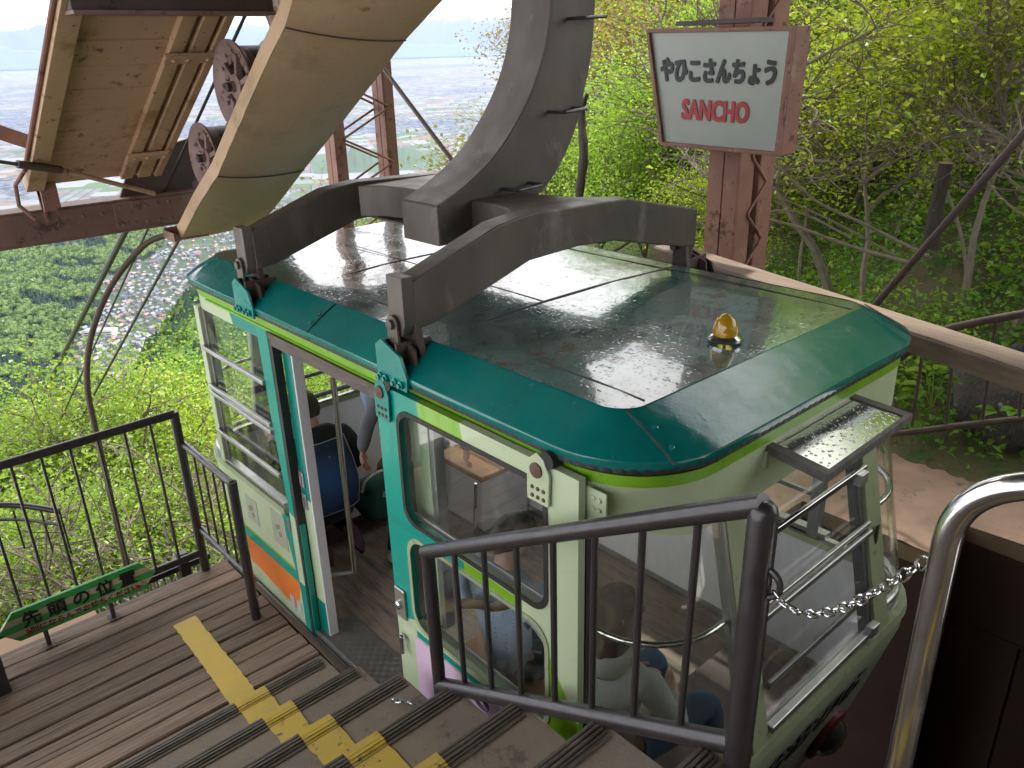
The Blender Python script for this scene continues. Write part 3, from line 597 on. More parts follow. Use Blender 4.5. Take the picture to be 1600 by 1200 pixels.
# lattice posts, sign, braces
def lattice(label, x0, x1, y0, y1, z0, z1, cw, zig, phase=0):
    t = thing('lattice_post', label, 'post', (x0, y0, z0)); xm = (x0+x1)/2
    for y in (y0, y1-cw):
        mb = MB(); mb.box(x0, x1, y, y+.012, z0, z1); mb.box(x0, x0+.012, y+.012, y+cw, z0, z1); mb.box(x1-.012, x1, y+.012, y+cw, z0, z1)
        mb.box(x0+.0, x0+(x1-x0)*.49, y-.009, y-.001, z0, z1); mb.box(x0+(x1-x0)*.53, x1, y-.009, y-.001, z0, z1)
        mb.build('channel', PINK, t, .003)
    for xs in (x0-.008, x1+.008):
        z = z0+phase; k = 0; pts = []
        while z < z1: pts.append((xs, y0+cw*.7 if k % 2 else y1-cw*.55, z)); z += zig; k += 1
        MB().tube(arcpts(pts, .03, 4), .010, 6).build('lacing_bar', PINK, t)
    return t
lattice('thick pink painted lattice steel post carrying the station sign', -3.215, -2.985, 4.62, 5.04, -.2, 5.4, .17, .19, .05)
lattice('slimmer pink lattice steel post seen between the beige trough and the curved arm', -6.40, -6.23, 3.58, 4.20, -2.5, 5.4, .10, .23)
sg = thing('station_sign', 'white keystone-shaped station name sign box with pink frame fixed to the lattice post', 'sign', (-3.0,4.4,2.7))
SG = [(-3.535,3.092),(-2.515,3.075),(-2.535,2.390),(-3.385,2.398)]; cx = sum(p[0] for p in SG)/4; cz = sum(p[1] for p in SG)/4
inn = [(cx+(p[0]-cx)*.945, cz+(p[1]-cz)*.93) for p in SG]
mb = MB(); frame_ring(mb, SG, inn, lambda a,b: Vector((a,4.30,b)), (0,.03,0)); mb.build('frame', PINK, sg, .004)
mb = MB(); mb.prism(SG, lambda a,b: Vector((a,4.331,b)), (0,.16,0)); mb.build('box', PINK, sg, .006)
mb = MB(); mb.prism(inn, lambda a,b: Vector((a,4.322,b)), (0,.008,0)); mb.build('panel', M('milky_sign_panel', (.36,.38,.33), (.32,.34,.29), 3, .35, spots=[((.1,.08,.06), 40, .73, .76)]), sg)
mb = MB(); mb.box(-3.3,-2.72,4.30,4.44,3.10,3.125); mb.build('top_bracket', DARKB, sg)
me = place_text('kana_lettering', 'やひこさんちょう', .148, (cx-.010,4.318,2.835), (1,0,-.02), (0,0,1), INK, sg, fat=.0075, sx=.70)
me = place_text('red_lettering', 'SANCHO', .160, (cx-.005,4.318,2.615), (1,0,-.015), (0,0,1), REDP, sg, fat=.0068, sx=.72)
tag(MB().tube([ony(1625,180,4.9), ony(1360,485,4.9)], .022, 10).build('diagonal_brace', DARKB), 'brown pipe brace slanting down to the timber at the right', 'brace')
tag(MB().tube([ony(590,95,3.55), ony(706,250,3.55)], .016, 10).build('diagonal_brace', BROWNP), 'thin dark brace between the pink post and the curved arm', 'brace')
# guard timber
a, b = onz(1022,384,1.78), onz(1625,585,1.72); b = a+(b-a)*1.3; d = (b-a).normalized(); sdv = Vector((0,0,1)).cross(d).normalized()
mb = MB(); rows = []
for k in range(30):
    c = a.lerp(b, k/29) + sdv*.09; j = rnd.uniform(-.003,.003)
    rows.append([c+sdv*(.095+j)+Vector((0,0,-.10)), c+sdv*(.10+j)+Vector((0,0,-.01)), c+sdv*.088, c-sdv*.088+Vector((0,0,j)), c-sdv*(.10+j)+Vector((0,0,-.012)), c-sdv*.095+Vector((0,0,-.10))])
mb.grid(rows, True, True); mb.add(rows[0], [tuple(range(6))]); mb.add(rows[-1], [tuple(range(6))[::-1]])
gt_ = mb.build('guard_timber', TIMBER); tag(gt_, 'heavy weathered guard timber running behind the car from the lattice post to the right edge', 'timber')
for k_, (u_, v_) in enumerate(((.12,-.62),(.985,-3.0))):
    q_ = a.lerp(b, u_)+sdv*.09; MB().box(q_.x-.07, q_.x+.07, q_.y-.07, q_.y+.07, v_ if k_ else 1.35, q_.z-.101).build('support_post', PINK, gt_)
MB().box(-3.35, -3.0, 4.45, 4.62, 1.52, 1.60).build('support_bracket', PINK, gt_)
# railing behind the timber
t = thing('hillside_railing', 'dark rusty railing with thin bars behind the guard timber at the right', 'railing', (-1.6,5.2,.6))
RUST = M('rusty_dark_railing', (.05,.04,.035), (.09,.055,.04), 14, .6, .8, bmp=.4)
MB().tube(spl([ony(1405,560,5.2), ony(1460,522,5.2), ony(1530,503,5.2), ony(1650,482,5.3), ony(1800,460,5.3)]), .025, 10).build('top_rail', RUST, t)
MB().tube([ony(1385,680,5.2), ony(1500,665,5.2), ony(1800,632,5.3)], .021, 10).build('bottom_rail', RUST, t)
MB().tube([ony(1795,460,5.3)-Vector((0,0,1.9)), ony(1795,458,5.3)], .025, 10).build('post', RUST, t); MB().tube([ony(1372,700,5.2)-Vector((0,0,.6)), ony(1372,600,5.2)], .02, 8).build('post', RUST, t)
for u0, u1 in ((1425,1445),(1478,1493),(1535,1556),(1592,1612)): MB().tube([ony(u0, 668-(u0-1400)*.09, 5.2), ony(u1, 528-(u1-1440)*.24, 5.2)], .011, 8).build('bar', RUST, t)
# shelter roof over the station, out of frame, put in and sized to shade the deck, and its posts
mb = MB(); mb.box(-6.6, 5.5, -5.5, 6.2, 6.35, 6.42); 
for k in range(9): mb.box(-6.6+k*1.45, -6.5+k*1.45, -5.5, 6.2, 6.2, 6.349)
mb.box(-6.7,5.5,6.2,6.28,6.1,6.46); mb.box(-6.7,5.5,-5.58,-5.5,6.1,6.46); mb.box(-6.72,-6.6,-5.58,6.28,6.1,6.46)
w = thing('shelter_roof', 'unseen dark shelter roof shading the stairs and the car', 'roof', (0,0,5.5)); mb.build('roofing', M('roof_underside', (.10,.085,.075), (.07,.06,.055), 3, .8), w)
for xx, yy in ((-6.5,-5.4),(2,-5.4),(5.2,4.9),(5.2,-5.4)): tag(MB().box(xx,xx+.15,yy,yy+.15,-3,6.15).build('shelter_post', PINK), 'plain pink painted post holding up the shelter roof', 'post', 'posts under the shelter roof')

# ---------------------------------------------------------------- cable car
car = thing('cable_car', 'teal and cream cable car with lime green stripe, door open, people inside', 'cable car', (-2.9,2.46,-.4))
YN, YF, RC = 1.56, 3.37, .32
def ends(z):
    """x of the left and right end faces at height z"""
    k = min(max((1.62-z)/.92, 0), 1); lo = min(max((.64-z)/.6, 0), 1.6)
    return -4.63 - .21*k + .16*lo, -1.215 + .20*k - .16*lo
def P(key, v, z, off=0.0):
    """point on the car's outline: n(ear side, x) f(ar side, x) e(nd right, y) w(end left, y) or a corner by angle"""
    xl, xr = ends(z); xl -= off; xr += off; yn, yf, r = YN-off, YF+off, RC+off
    if key == 'n': return Vector((v, yn, z))
    if key == 'f': return Vector((v, yf, z))
    if key == 'e': return Vector((xr, v, z))
    if key == 'w': return Vector((xl, v, z))
    a = R(v)       # ne: near-right corner, fe: far-right, fw: far-left, nw: near-left; v 0..90
    if key == 'ne': return Vector((xr-r+r*math.sin(a), yn+r-r*math.cos(a), z))
    if key == 'fe': return Vector((xr-r+r*math.cos(a), yf-r+r*math.sin(a), z))
    if key == 'fw': return Vector((xl+r-r*math.sin(a), yf-r+r*math.cos(a), z))
    if key == 'nw': return Vector((xl+r-r*math.cos(a), yn+r-r*math.sin(a), z))
def keys_corner(c, a0=0, a1=90, n=8): return [(c, a0+(a1-a0)*k/n) for k in range(n+1)]
def keys_line(c, v0, v1, n=1): return [(c, v0+(v1-v0)*k/n) for k in range(n+1)]
def inward(key, v):
    a = R(v) if len(key) == 2 else 0
    return {'n': Vector((0,1,0)), 'f': Vector((0,-1,0)), 'e': Vector((-1,0,0)), 'w': Vector((1,0,0)),
            'ne': Vector((-math.sin(a), math.cos(a),0)), 'fe': Vector((-math.cos(a),-math.sin(a),0)),
            'fw': Vector((math.sin(a),-math.cos(a),0)), 'nw': Vector((math.cos(a), math.sin(a),0))}[key]
def wall(ks, zs, th=.03, off=0.0, mb=None, offs=None):
    mb = mb or MB(); rows = []; nr = []
    for i, z in enumerate(zs):
        o = offs[i] if offs else off
        rows.append([P(k, v, z, o) for k, v in ks]); nr.append([inward(k, v) for k, v in ks])
    mb.shell(rows, nr, th); return mb
XJL, XJR = -3.50, -2.50          # door opening
full = keys_corner('ne') + keys_corner('fe') + keys_corner('fw') + keys_corner('nw')
loop = full + [full[0]]
# roof: skirt, lip, top
xl, xr = ends(1.8)
def loopxy(dx0, dx1, dy0, dy1, r, z, n=10):
    return [Vector((p[0], p[1], z)) for p in rr(xl+dx0, xr-dx1, YN+dy0, YF-dy1, r, n)]
roof = bpy.data.objects.new('roof', None); COL.objects.link(roof); roof.parent = car
mb = MB(); o1 = loopxy(-.045,-.03,-.045,-.045,.36,1.885); rings = [loopxy(-.03,-.018,-.03,-.03,.345,1.850), o1, loopxy(-.043,-.028,-.043,-.043,.36,1.897)]
c0 = loopxy(.215,.195,.115,.165,.10,1.992)
for k in range(1, 7):
    u = k/6; rings.append([a.lerp(b, u) + Vector((0,0,.004*math.sin(PI*u))) for a, b in zip(rings[2], c0)])
mb.grid(rings, True, True); mb.build('skirt', ROOFSIDE, roof)
mb = MB(); TX0, TX1, TY0, TY1 = xl+.21, xr-.19, YN+.11, YF-.16
def topz(x, y):
    e = min(x-TX0, TX1-x, y-TY0, TY1-y); return 1.993 + .018*min(1, max(0, e)/.5) + .004*math.sin(x*5.1+y*2)*math.sin(y*4.3)
outer = rr(TX0, TX1, TY0, TY1, .10, 10); n = len(outer); cxm, cym = (TX0+TX1)/2, (TY0+TY1)/2; rows = []
for k in range(14):
    u = k/13; row = []
    for (px_, py_) in outer:
        x_, y_ = px_+(cxm-px_)*u*.98, py_+(cym-py_)*u*.96; row.append(Vector((x_, y_, topz(x_, y_))))
    rows.append(row)
mb.grid(rows, True, True); mb.add(rows[-1], [tuple(range(n))]); mb.build('top_sheet', ROOFTOP, roof)
SEAM = M('tar_seam', (.012,.012,.011), rough=.5)
mb = MB()
def seam(p, q, w=.006, h=.0035):
    n_ = 14; pts = [Vector(p).lerp(Vector(q), k/n_) for k in range(n_+1)]; pts = [Vector((a.x, a.y, topz(a.x, a.y)+.001)) for a in pts]
    for a, b in zip(pts, pts[1:]): mb.bar(a, b, w, h)
seam((TX0+.1, TY0+.14, 0), (TX1-.02, TY0+.12, 0)); seam((TX0+.1, TY1-.14, 0), (TX1-.02, TY1-.12, 0))
for xs in (-3.42, -2.36): seam((xs, TY0+.02, 0), (xs, TY1-.02, 0), .009)
seam((-4.0, TY0+.62, 0), (-2.36, TY0+.60, 0), .004, .002)
mb.build('seams', SEAM, roof)
mb = MB()
for (ax_, ay_, bx_, by_) in ((xr-.19-.01, YN+.135, xr-.005, YN+.12), (xr-.19-.01, YF-.19, xr-.01, YF-.15)):
    for k in range(8):
        u0, u1 = k/8, (k+1)/8; f = lambda u: Vector((ax_+(bx_-ax_)*u, ay_+(by_-ay_)*u, 1.996-.10*u + .006*math.sin(PI*u))); mb.bar(f(u0), f(u1), .006, .003)
for xs in (-3.05, ):
    for k in range(8):
        f = lambda u: Vector((xs, YN+.115-.16*u, 1.994-.097*u + .007*math.sin(PI*u))); mb.bar(f(k/8), f((k+1)/8), .006, .003)
mb.build('skirt_seams', SEAM, roof)
mb = MB(); rivets(mb, [(-3.05-.03, YN+.035, 1.955), (-3.05-.03, YN-.005, 1.928), (xr-.11, YN+.16, 1.962), (xr-.04, YN+.15, 1.925)], .010, (0,-.5,.9)); mb.build('skirt_screws', ROOFSIDE, roof)
mb = MB(); mb.shell([[q for q in (a+[a[0]])] for a in (loopxy(-.012,-.004,-.012,-.012,.335,1.812), loopxy(-.026,-.014,-.026,-.026,.345,1.852))], [[Vector((0,0,0))]*(len(o1)+1)]*2, 0); 
lip = MB(); lip.grid([loopxy(.012,.012,.012,.012,.31,1.80), loopxy(-.004,.0,-.004,-.004,.33,1.83), loopxy(-.012,-.004,-.012,-.012,.335,1.838), loopxy(-.020,-.010,-.020,-.020,.34,1.856)], True, True); lip.build('gasket', BLACKR, roof)
per = loopxy(-.036,-.022,-.036,-.036,.35,1.868); ring = []
for a, b in zip(per, per[1:]+per[:1]):
    d = b-a; n_ = max(1, int(d.length/.013)); nn = Vector((d.y,-d.x,0)).normalized()
    for i_ in range(n_): ring.append((a+d*(i_/n_), nn))
mb = MB(); mb.grid([[q+nn*o_+Vector((0,0,z_)) for j_, (q, nn) in enumerate(ring) for o_ in ((.0 if j_ % 3 == 2 else e_),)] for z_, e_ in ((.014,0),(.012,.002),(-.012,.003),(-.016,0))], False, True)
mb.build('clamp_strip', BLACKR, roof)
# lime band with a small gutter flange
wall(loop, [1.795, 1.832], .02, offs=[.004, .004]).build('lime_band', LIMEM, car)
wall(keys_line('n',-4.25,-1.5,1), [1.786, 1.7955], .012, .012).build('drip_strip', LIMEM, car)
# headers
H_PAINT = PAINT('header_livery', CREAM, [(TEAL, [(1,.45,-3.18)])])
wall(keys_corner('nw',60,90,3)[:0] + keys_corner('nw',0,90,8) + keys_line('n',-4.25,-3.505,4), [1.715, 1.795], .025).build('header_panel', H_PAINT, car)
ks = keys_line('n',-1.47,-1.5+.0,1)[:1] + keys_corner('ne') + keys_line('e',YN+RC,YF-RC,6) + keys_corner('fe') 
mb = MB(); rows = []; nr = []
kk = [('n',-1.44)] + keys_corner('ne',0,90,10) + keys_line('e',1.9,3.04,8) + keys_corner('fe',0,90,8)
for z0_ in (0, 1):
    row = []; nn = []
    for i_, (k, v) in enumerate(kk):
        zt = 1.795 if z0_ else 1.795 - (.10 + .085*min(1, i_/9)) ; row.append(P(k, v, zt)); nn.append(inward(k, v))
    rows.append(row); nr.append(nn)
mb.shell(rows, nr, .025); mb.build('header_panel', PAINTC, car)
kfar = [('f',-1.55),('f',-2.5),('f',-3.4),('f',-4.3)]
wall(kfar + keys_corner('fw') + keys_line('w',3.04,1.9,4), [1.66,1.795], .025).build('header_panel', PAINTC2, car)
# lower body
BODY = PAINT('body_livery', CREAM, [
    (ORANGE, [(-1,0,3.655-.0),(-.12,1,.575-.03),(.0,-1,-.292-.0),(.10,-1,-.70)][:0] or [(-.0,-1,-.275),(.085,1,-.262),(-1,.35,3.70)]),
    ((.0,.30,.22), [(0,1,.275),(0,-1,-.355),(-1,0,3.0)]), ((.30,.45,.02), [(0,1,.345),(0,-1,-.362),(-1,0,3.0)]), ((.0,.26,.20), [(1,.22,-3.565),(-1,0,3.0)])])
zs = [-.32,-.22,-.05,.2,.45,.62,.70]; of = [-.10,-.03,0,0,0,0,0]
wall([('n',XJR+.02),('n',-1.6)] + full[0:9] + full[9:18] + [('f',-2.0),('f',-4.0)] + full[18:27] + full[27:36] + [('n',-4.0),('n',XJL)], zs, .03, offs=of).build('lower_body', BODY, car)
SILLK = [('n',-1.5)] + full[0:9] + full[9:18] + [('f',-2.0),('f',-4.0)] + full[18:27] + full[27:36] + [('n',-4.0),('n',-3.66)]
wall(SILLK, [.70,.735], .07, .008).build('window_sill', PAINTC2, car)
wall(SILLK, [.735,.752], .03, -.02).build('sill_channel', ALU, car)
wall([('n',-4.40),('n',-3.66)], [.752,.765], .02, .002).build('sill_channel', ALU, car)
# interior: floor, lining, raised ends
def floormat():
    mt, t, p = newmat('worn_vinyl_floor'); v = coord(t, (1.2,9,1)); 
    c = mixc(t, ramp(t, noise(t, v, 2.2, 8, .7), .44, .60), (.26,.20,.15), (.07,.062,.058)); c = mixc(t, ramp(t, noise(t, coord(t), 1.6, 5), .35, .65, (0,0,0), (.75,)*3), c, (.25,.195,.15))
    t.links.new(c, p.inputs['Base Color']); p.inputs['Roughness'].default_value = .42; bump(t, p, noise(t, v, 12), .15, .002); return mt
fl = [P(k, v, 0, -.03) for k, v in full]; mb = MB(); mb.add(fl + [q-Vector((0,0,.05)) for q in fl], [tuple(range(len(fl))), tuple(range(len(fl), 2*len(fl)))[::-1]] + [(i, (i+1)%len(fl), len(fl)+(i+1)%len(fl), len(fl)+i) for i in range(len(fl))]); mb.build('floor', floormat(), car)
lk = [('f',-1.5),('f',-4.3)]
wall([('e',1.9),('e',3.0)] + full[9:18] + [('f',-2.0),('f',-4.0)] + full[18:27] + full[27:34], [.035,.70], .006, -.045).build('lining', WHITEW, car)
wall([('n',XJR+.05),('n',-1.6)] + full[0:8], [.035,.70], .006, -.045).build('lining', WHITEW, car)
wall([('e',1.9),('e',3.0)] + full[9:18] + [('f',-2.0),('f',-4.0)] + full[18:27], [.0,.035], .012, -.045).build('skirting', ALU, car)
STEPM = M('maroon_lino', (.17,.12,.115), (.13,.092,.09), 3, .5, bmp=.08)
def block(x0, x1, y0, y1, z0, z1, nm, mat, par=car, bv=.006): return MB().box(x0, x1, y0, y1, z0, z1).build(nm, mat, par, bv)
block(-4.72,-4.22,1.66,3.26,.002,.12,'raised_step',STEPM); block(-1.78,-1.22,1.66,3.05,.002,.14,'raised_step',STEPM); 
block(-1.22,-1.205,1.66,3.06,.002,.138,'step_edge', M('dark_green_edge',(.03,.05,.045),rough=.6)); block(-4.235+.017,-4.205,1.66,3.24,.002,.112,'step_edge', M('dark_brown_edge',(.05,.035,.032),rough=.6))
TAN = M('tan_vinyl', (.42,.22,.10), (.36,.19,.09), 5, .4)
block(-4.08,-3.58,2.86,3.30,.40,.445,'seat_cushion',TAN,bv=.015); block(-4.06,-3.62,2.90,3.30,.002,.398,'seat_box',WHITEW); MB().tube([(-3.60,2.83,.41),(-3.64,2.83,.0)],.011,8).build('seat_leg', CHROME, car)
block(-2.45,-1.62,1.64,1.98,.40,.44,'seat_cushion',TAN,bv=.015); block(-2.43,-1.64,1.64,1.95,.002,.398,'seat_box',WHITEW)
def treadmat():
    mt, t, p = newmat('tread_plate'); v = coord(t); p.inputs['Metallic'].default_value = .6; p.inputs['Roughness'].default_value = .45
    ck = t.nodes.new('ShaderNodeTexChecker'); ck.inputs['Scale'].default_value = 36; t.links.new(v, ck.inputs['Vector'])
    w1 = t.nodes.new('ShaderNodeTexWave'); w1.inputs['Scale'].default_value = 95; w1.bands_direction = 'DIAGONAL'; t.links.new(v, w1.inputs['Vector'])
    w2 = t.nodes.new('ShaderNodeTexWave'); w2.inputs['Scale'].default_value = 95; w2.bands_direction = 'DIAGONAL'; t.links.new(coord(t, (-1,1,1)), w2.inputs['Vector'])
    h = mixc(t, ck.outputs['Fac'], w1.outputs['Color'], w2.outputs['Color']); c = mixc(t, ramp(t, h, .55, .9), (.12,.115,.11), (.34,.33,.32)); c = mixc(t, ramp(t, noise(t, v, 9), .4, .7), c, (.16,.14,.12))
    t.links.new(c, p.inputs['Base Color']); bump(t, p, h, .6, .003); return mt
mb = MB(); mb.box(XJL+.01,XJR+.45,1.575,1.79,.001,.007); mb.build('tread_plate', treadmat(), car)
MB().box(XJL,XJR+.4,1.565,1.574,-.04,.012).build('threshold_strip', ALU, car)
# left-hand window bay, pillars
def pillar(nm, pts, mat, w=.05, d=.05, up=(0,1,0)): 
    mb = MB(); mb.bar(pts[0], pts[1], w, d, up); return mb.build(nm, mat, car, .004)
def wp(key, v0, v1, z0=.735, z1=1.72, th=.045, off=.004, mat=PAINTC, nm='pillar'):
    n_ = 3; return wall([(key, v0+(v1-v0)*k/n_) for k in range(n_+1)], [z0, (z0+z1)/2, z1], th, off).build(nm, mat, car, .003)
wp('n',-4.47,-4.41, z1=1.715); wp('n',-4.408,-4.375, z1=1.715, mat=DALU, th=.05, off=-.012, nm='window_frame')
POST = PAINT('post_livery', CREAM, [((.0,.27,.20), [(.25,1,-.15)]), ((.0,.26,.20), [(0,-1,-.30),(1,0,-3.60)])])
mb = MB(); mb.prism([(-3.66,1.79),(-3.545,1.79),(-3.535,.0),(-3.555,-.1),(-3.60,.0),(-3.60,.80),(-3.64,1.25)], lambda a,b: Vector((a,1.553,b)), (0,.05,0)); mb.build('door_pillar', POST, car, .003)
mb = MB(); mb.box(-3.543,-3.512,1.556,1.60,-.08,1.78); mb.build('door_seal', BLACKR, car)
JAMB = PAINT('jamb_livery', CREAM, [((.0,.20,.15), [(0,1,.86)]), ((.0,.20,.15), [(0,-1,-.22)])])
mb = MB(); mb.box(-3.51,-3.42,1.60,1.66,.0,1.76); mb.build('inner_jamb', JAMB, car, .006)
mb = MB(); mb.box(-3.42,-3.408,1.60,1.655,.0,1.74); mb.build('jamb_trim', WHITEW, car, .004)
for z in (.93,.80): 
    mb = MB(); mb.box(-3.50,-3.455,1.592,1.599,z,z+.09); mb.box(-3.488,-3.474,1.586,1.592,z+.02,z+.07); mb.build('latch_plate', ALU, car, .002)
mb = MB(); mb.box(-3.625,-3.605,1.545,1.552,.62,.70); mb.build('hinge', ALU, car, .002)
def pane(ks, z0, z1, mat=GLASS, off=-.015, nm='window_pane'): return wall(ks, [z0, (z0+z1)/2, z1], .005, off).build(nm, mat, car)
pane([('n',-4.375),('n',-3.64)], .765, 1.72)
def gbar(x0, x1, z, y=1.545, r=.011, mat=ALU): return MB().bar((x0,y,z),(x1,y,z), .018, .026).build('guard_bar', mat, car, .004)
gbar(-4.41,-3.645,1.48); gbar(-4.41,-3.64,1.245); gbar(-4.41,-3.64,1.205); gbar(-4.41,-3.62,.955)
# near-left corner glass with curved guard bars
pane(keys_corner('nw',14,90,8) + [('n',-4.47)], .73, 1.72, PLEXI); wp('w',1.93,1.99,mat=PAINTC2,z1=1.70)
def ctube(ks, z, off, r=.011, mat=CHROME, nm='guard_bar'): return MB().tube([P(k, v, z, off) for k, v in ks], r, 10).build(nm, mat, car)
ctube([('w',1.95)] + keys_corner('nw') + [('n',-4.45)], 1.23, -.03); ctube([('w',1.95)] + keys_corner('nw') + [('n',-4.45)], .78, -.02, .014, ALU)
# left end face
wp('w',2.70,2.78,mat=DALU,off=0,z1=1.70); pane([('w',1.99),('w',2.70)], .75, 1.7); pane([('w',2.78)] + keys_corner('fw',90,0,8), .75, 1.7, PLEXI)
for z in (.80,): ctube([('w',1.98),('w',2.72)], z, -.03, .018, DALU)
for z in (1.47,1.22,.98): ctube([('w',1.98),('w',2.74)], z, -.03, .014, DALU)
wp('w',1.92,2.05,mat=DALU,off=-.05,z1=1.70,th=.03)
# far side windows
for v0, v1 in ((-4.42,-4.34),(-3.42,-3.36),(-2.5,-2.42),(-1.60,-1.54)): wp('f',v0,v1,mat=ALU,off=-.01,z1=1.7)
wall([('f',-1.5),('f',-2.5),('f',-3.4),('f',-4.35)], [.74,.775], .05, .0).build('sill_channel', ALU, car)
for a_, b_ in ((-4.34,-3.42),(-3.36,-2.5),(-2.42,-1.60)): pane([('f',a_),('f',b_)], .76, 1.68)
for z in (1.45,1.2,.96): MB().bar((-4.4,3.34,z),(-1.55,3.34,z),.016,.022).build('guard_bar', DALU, car)
# right end: pillars, corner glass, bars
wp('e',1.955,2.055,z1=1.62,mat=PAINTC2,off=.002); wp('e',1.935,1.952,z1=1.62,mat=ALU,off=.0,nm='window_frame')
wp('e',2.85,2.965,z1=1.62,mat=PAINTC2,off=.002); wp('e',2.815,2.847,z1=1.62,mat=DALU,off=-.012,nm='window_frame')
pane([('n',-1.43)] + keys_corner('ne',0,90,10) + [('e',1.935)], .745, 1.66, PLEXI); pane(keys_corner('fe',88,0,10)[::-1] if False else keys_corner('fe',0,86,10), .745, 1.62, PLEXI)
pane([('e',2.057),('e',2.815)], .76, 1.62)
ctube([('n',-1.44)] + keys_corner('ne') + [('e',1.96)], 1.235, -.035, .011); ctube([('e',2.94)] + keys_corner('fe',0,90,8), 1.235, -.03, .013); ctube([('e',2.94)] + keys_corner('fe',0,90,8), .79, -.03, .018, ALU)
def ebar(z, off, w, h, mat, z2=None): return MB().bar(P('e',2.06,z,off), P('e',2.84,z2 or z,off), w, h, (1,0,0)).build('guard_bar', mat, car, .004)
ebar(1.465,.014,.026,.018,CHROME); ebar(1.235,.014,.022,.016,ALU); ebar(1.20,.018,.026,.018,ALU); ebar(.955,.016,.03,.016,DALU); ebar(.775,.0,.03,.03,ALU)
for z in (1.44,.80): 
    q = P('e',2.80,z,.02); mb = MB(); mb.box(q.x-.02,q.x+.012,q.y-.03,q.y+.03,q.z-.03,q.z+.02); mb.build('window_catch', ALU, car, .004)
q = P('e',2.905,1.15,.006); MB().box(q.x-.004,q.x+.004,q.y-.010,q.y+.010,q.z-.06,q.z+.05).build('slot_plate', DARKB, car, .002)
# end face lettering and lamp
SCR = M('brush_black', (.006,.006,.006), rough=.5)
place_text('brush_lettering', 'おおひら', .20, P('e',2.45,.49,.006), (0,1,0), (.27,0,1), SCR, car, fat=.004, shear=.3)
lc = P('e',2.80,.15,.0); mb = MB(); mb.lathe([(.13,-.02),(.135,.02),(.10,.03)], lc, (1,0,-.27), 24); mb.build('lamp_ring', M('dark_red_paint', (.12,.015,.015), rough=.5), car)
mb = MB(); mb.lathe([(.10,.02),(.09,.05),(.05,.08),(.001,.088)], lc, (1,0,-.27), 24); mb.build('headlamp', M('dark_lamp_glass', (.05,.05,.05), rough=.1, coat=.8), car)
# sliding door parked over the side wall
door = bpy.data.objects.new('sliding_door', None); COL.objects.link(door); door.parent = car
DOORP = PAINT('door_livery', CREAM, [((.0,.29,.22), [(-.33,1,1.55),(-1,-.20,1.89)]), (LIME, [(1,.20,-1.89),(-1,-.22,1.60),(0,1,1.735)]),
    ((.0,.29,.22), [(-1,0,2.41),(-.9,1,2.99)]), ((.0,.26,.20), [(0,1,1.205),(0,-1,-1.245),(-1,0,2.02)]), (LIME, [(0,1,1.205),(0,-1,-1.245),(1,0,-2.02),(-1,0,1.70)]),
    (LIME, [(1,.36,-1.17+.0)][:0] or [(1,0,-1.57),(-1,-.62,.89)]), ((.0,.24,.19), [(0,-1,-.28)]), (LIME, [(0,1,.28),(0,-1,-.32)]), ((.0,.24,.19), [(0,1,.68),(0,-1,-.712),(1,0,-2.38)])], .3)
dO = rr(-2.525,-1.435,.02,1.822,.012,8); fn = lambda a,b: Vector((a,1.512,b))
mb = MB()
hU, hL = rr(-2.385,-1.575,1.262,1.752,.075,8), rr(-2.385,-1.575,.735,1.196,.09,8)
def quadfill(x0,x1,z0,z1): mb.box(x0,x1,1.512,1.542,z0,z1)
oU, oL = rr(-2.40,-1.56,1.247,1.767,.0001,8), rr(-2.40,-1.56,.72,1.211,.0001,8)
frame_ring(mb, oU, hU, fn, (0,.03,0)); frame_ring(mb, oL, hL, fn, (0,.03,0))
quadfill(-2.525,-2.40,.02,1.822); quadfill(-1.56,-1.435,.02,1.822); quadfill(-2.40,-1.56,1.767,1.822); quadfill(-2.40,-1.56,1.211,1.247); quadfill(-2.40,-1.56,.02,.72)
mb.build('door_leaf', DOORP, door)
for nm, hh in (('upper', hU), ('lower', hL)):
    xs = [p[0] for p in hh]; zz = [p[1] for p in hh]; cx_, cz_ = (min(xs)+max(xs))/2, (min(zz)+max(zz))/2
    big = [(cx_+(p[0]-cx_)*1.02, cz_+(p[1]-cz_)*1.03) for p in hh]; sm_ = [(cx_+(p[0]-cx_)*.975, cz_+(p[1]-cz_)*.955) for p in hh]
    mb = MB(); frame_ring(mb, big, sm_, lambda a,b: Vector((a,1.507,b)), (0,.004,0)); mb.build('window_gasket', PAINTC2 if nm == 'lower' else BLACKR, door)
    mb = MB(); mb.prism(big, lambda a,b: Vector((a,1.530,b)), (0,.004,0)); mb.build('window_pane', GLASS, door)
for z in (1.275,1.245,1.215): MB().bar((-2.38,1.553,z),(-1.57,1.553,z),.012,.014).build('inner_guard_bar', ALU, door, .003)
for xx, mt in ((-2.47,TEALM),(-1.60,PAINTC)):
    mb = MB(); mb.prism([(-.045,-.09),(.05,-.09),(.055,.02),(.03,.07),(0,.085),(-.03,.06),(-.045,.0)], lambda a,b: Vector((xx+a, 1.497, 1.775+b)), (0,.010,0)); mb.build('hanger_plate', mt, door, .002)
    mb = MB(); mb.lathe([(.026,0),(.026,-.006),(.001,-.010)], (xx,1.497,1.80), (0,1,0), 12); rivets(mb, [(xx+a,1.497,1.775+b) for a in (-.02,.005,.03) for b in (-.04,-.07)], .008, (0,-1,0)); mb.build('bolts', M('rusty_bolt',(.12,.06,.035),rough=.7) if xx < -2 else MATS['rusty_bolt'], door)
mb = MB(); mb.cyl((-2.43,1.50,1.845),(-2.43,1.54,1.845),.03); mb.cyl((-1.56,1.50,1.845),(-1.56,1.54,1.845),.03); mb.build('rollers', BLACKR, door)
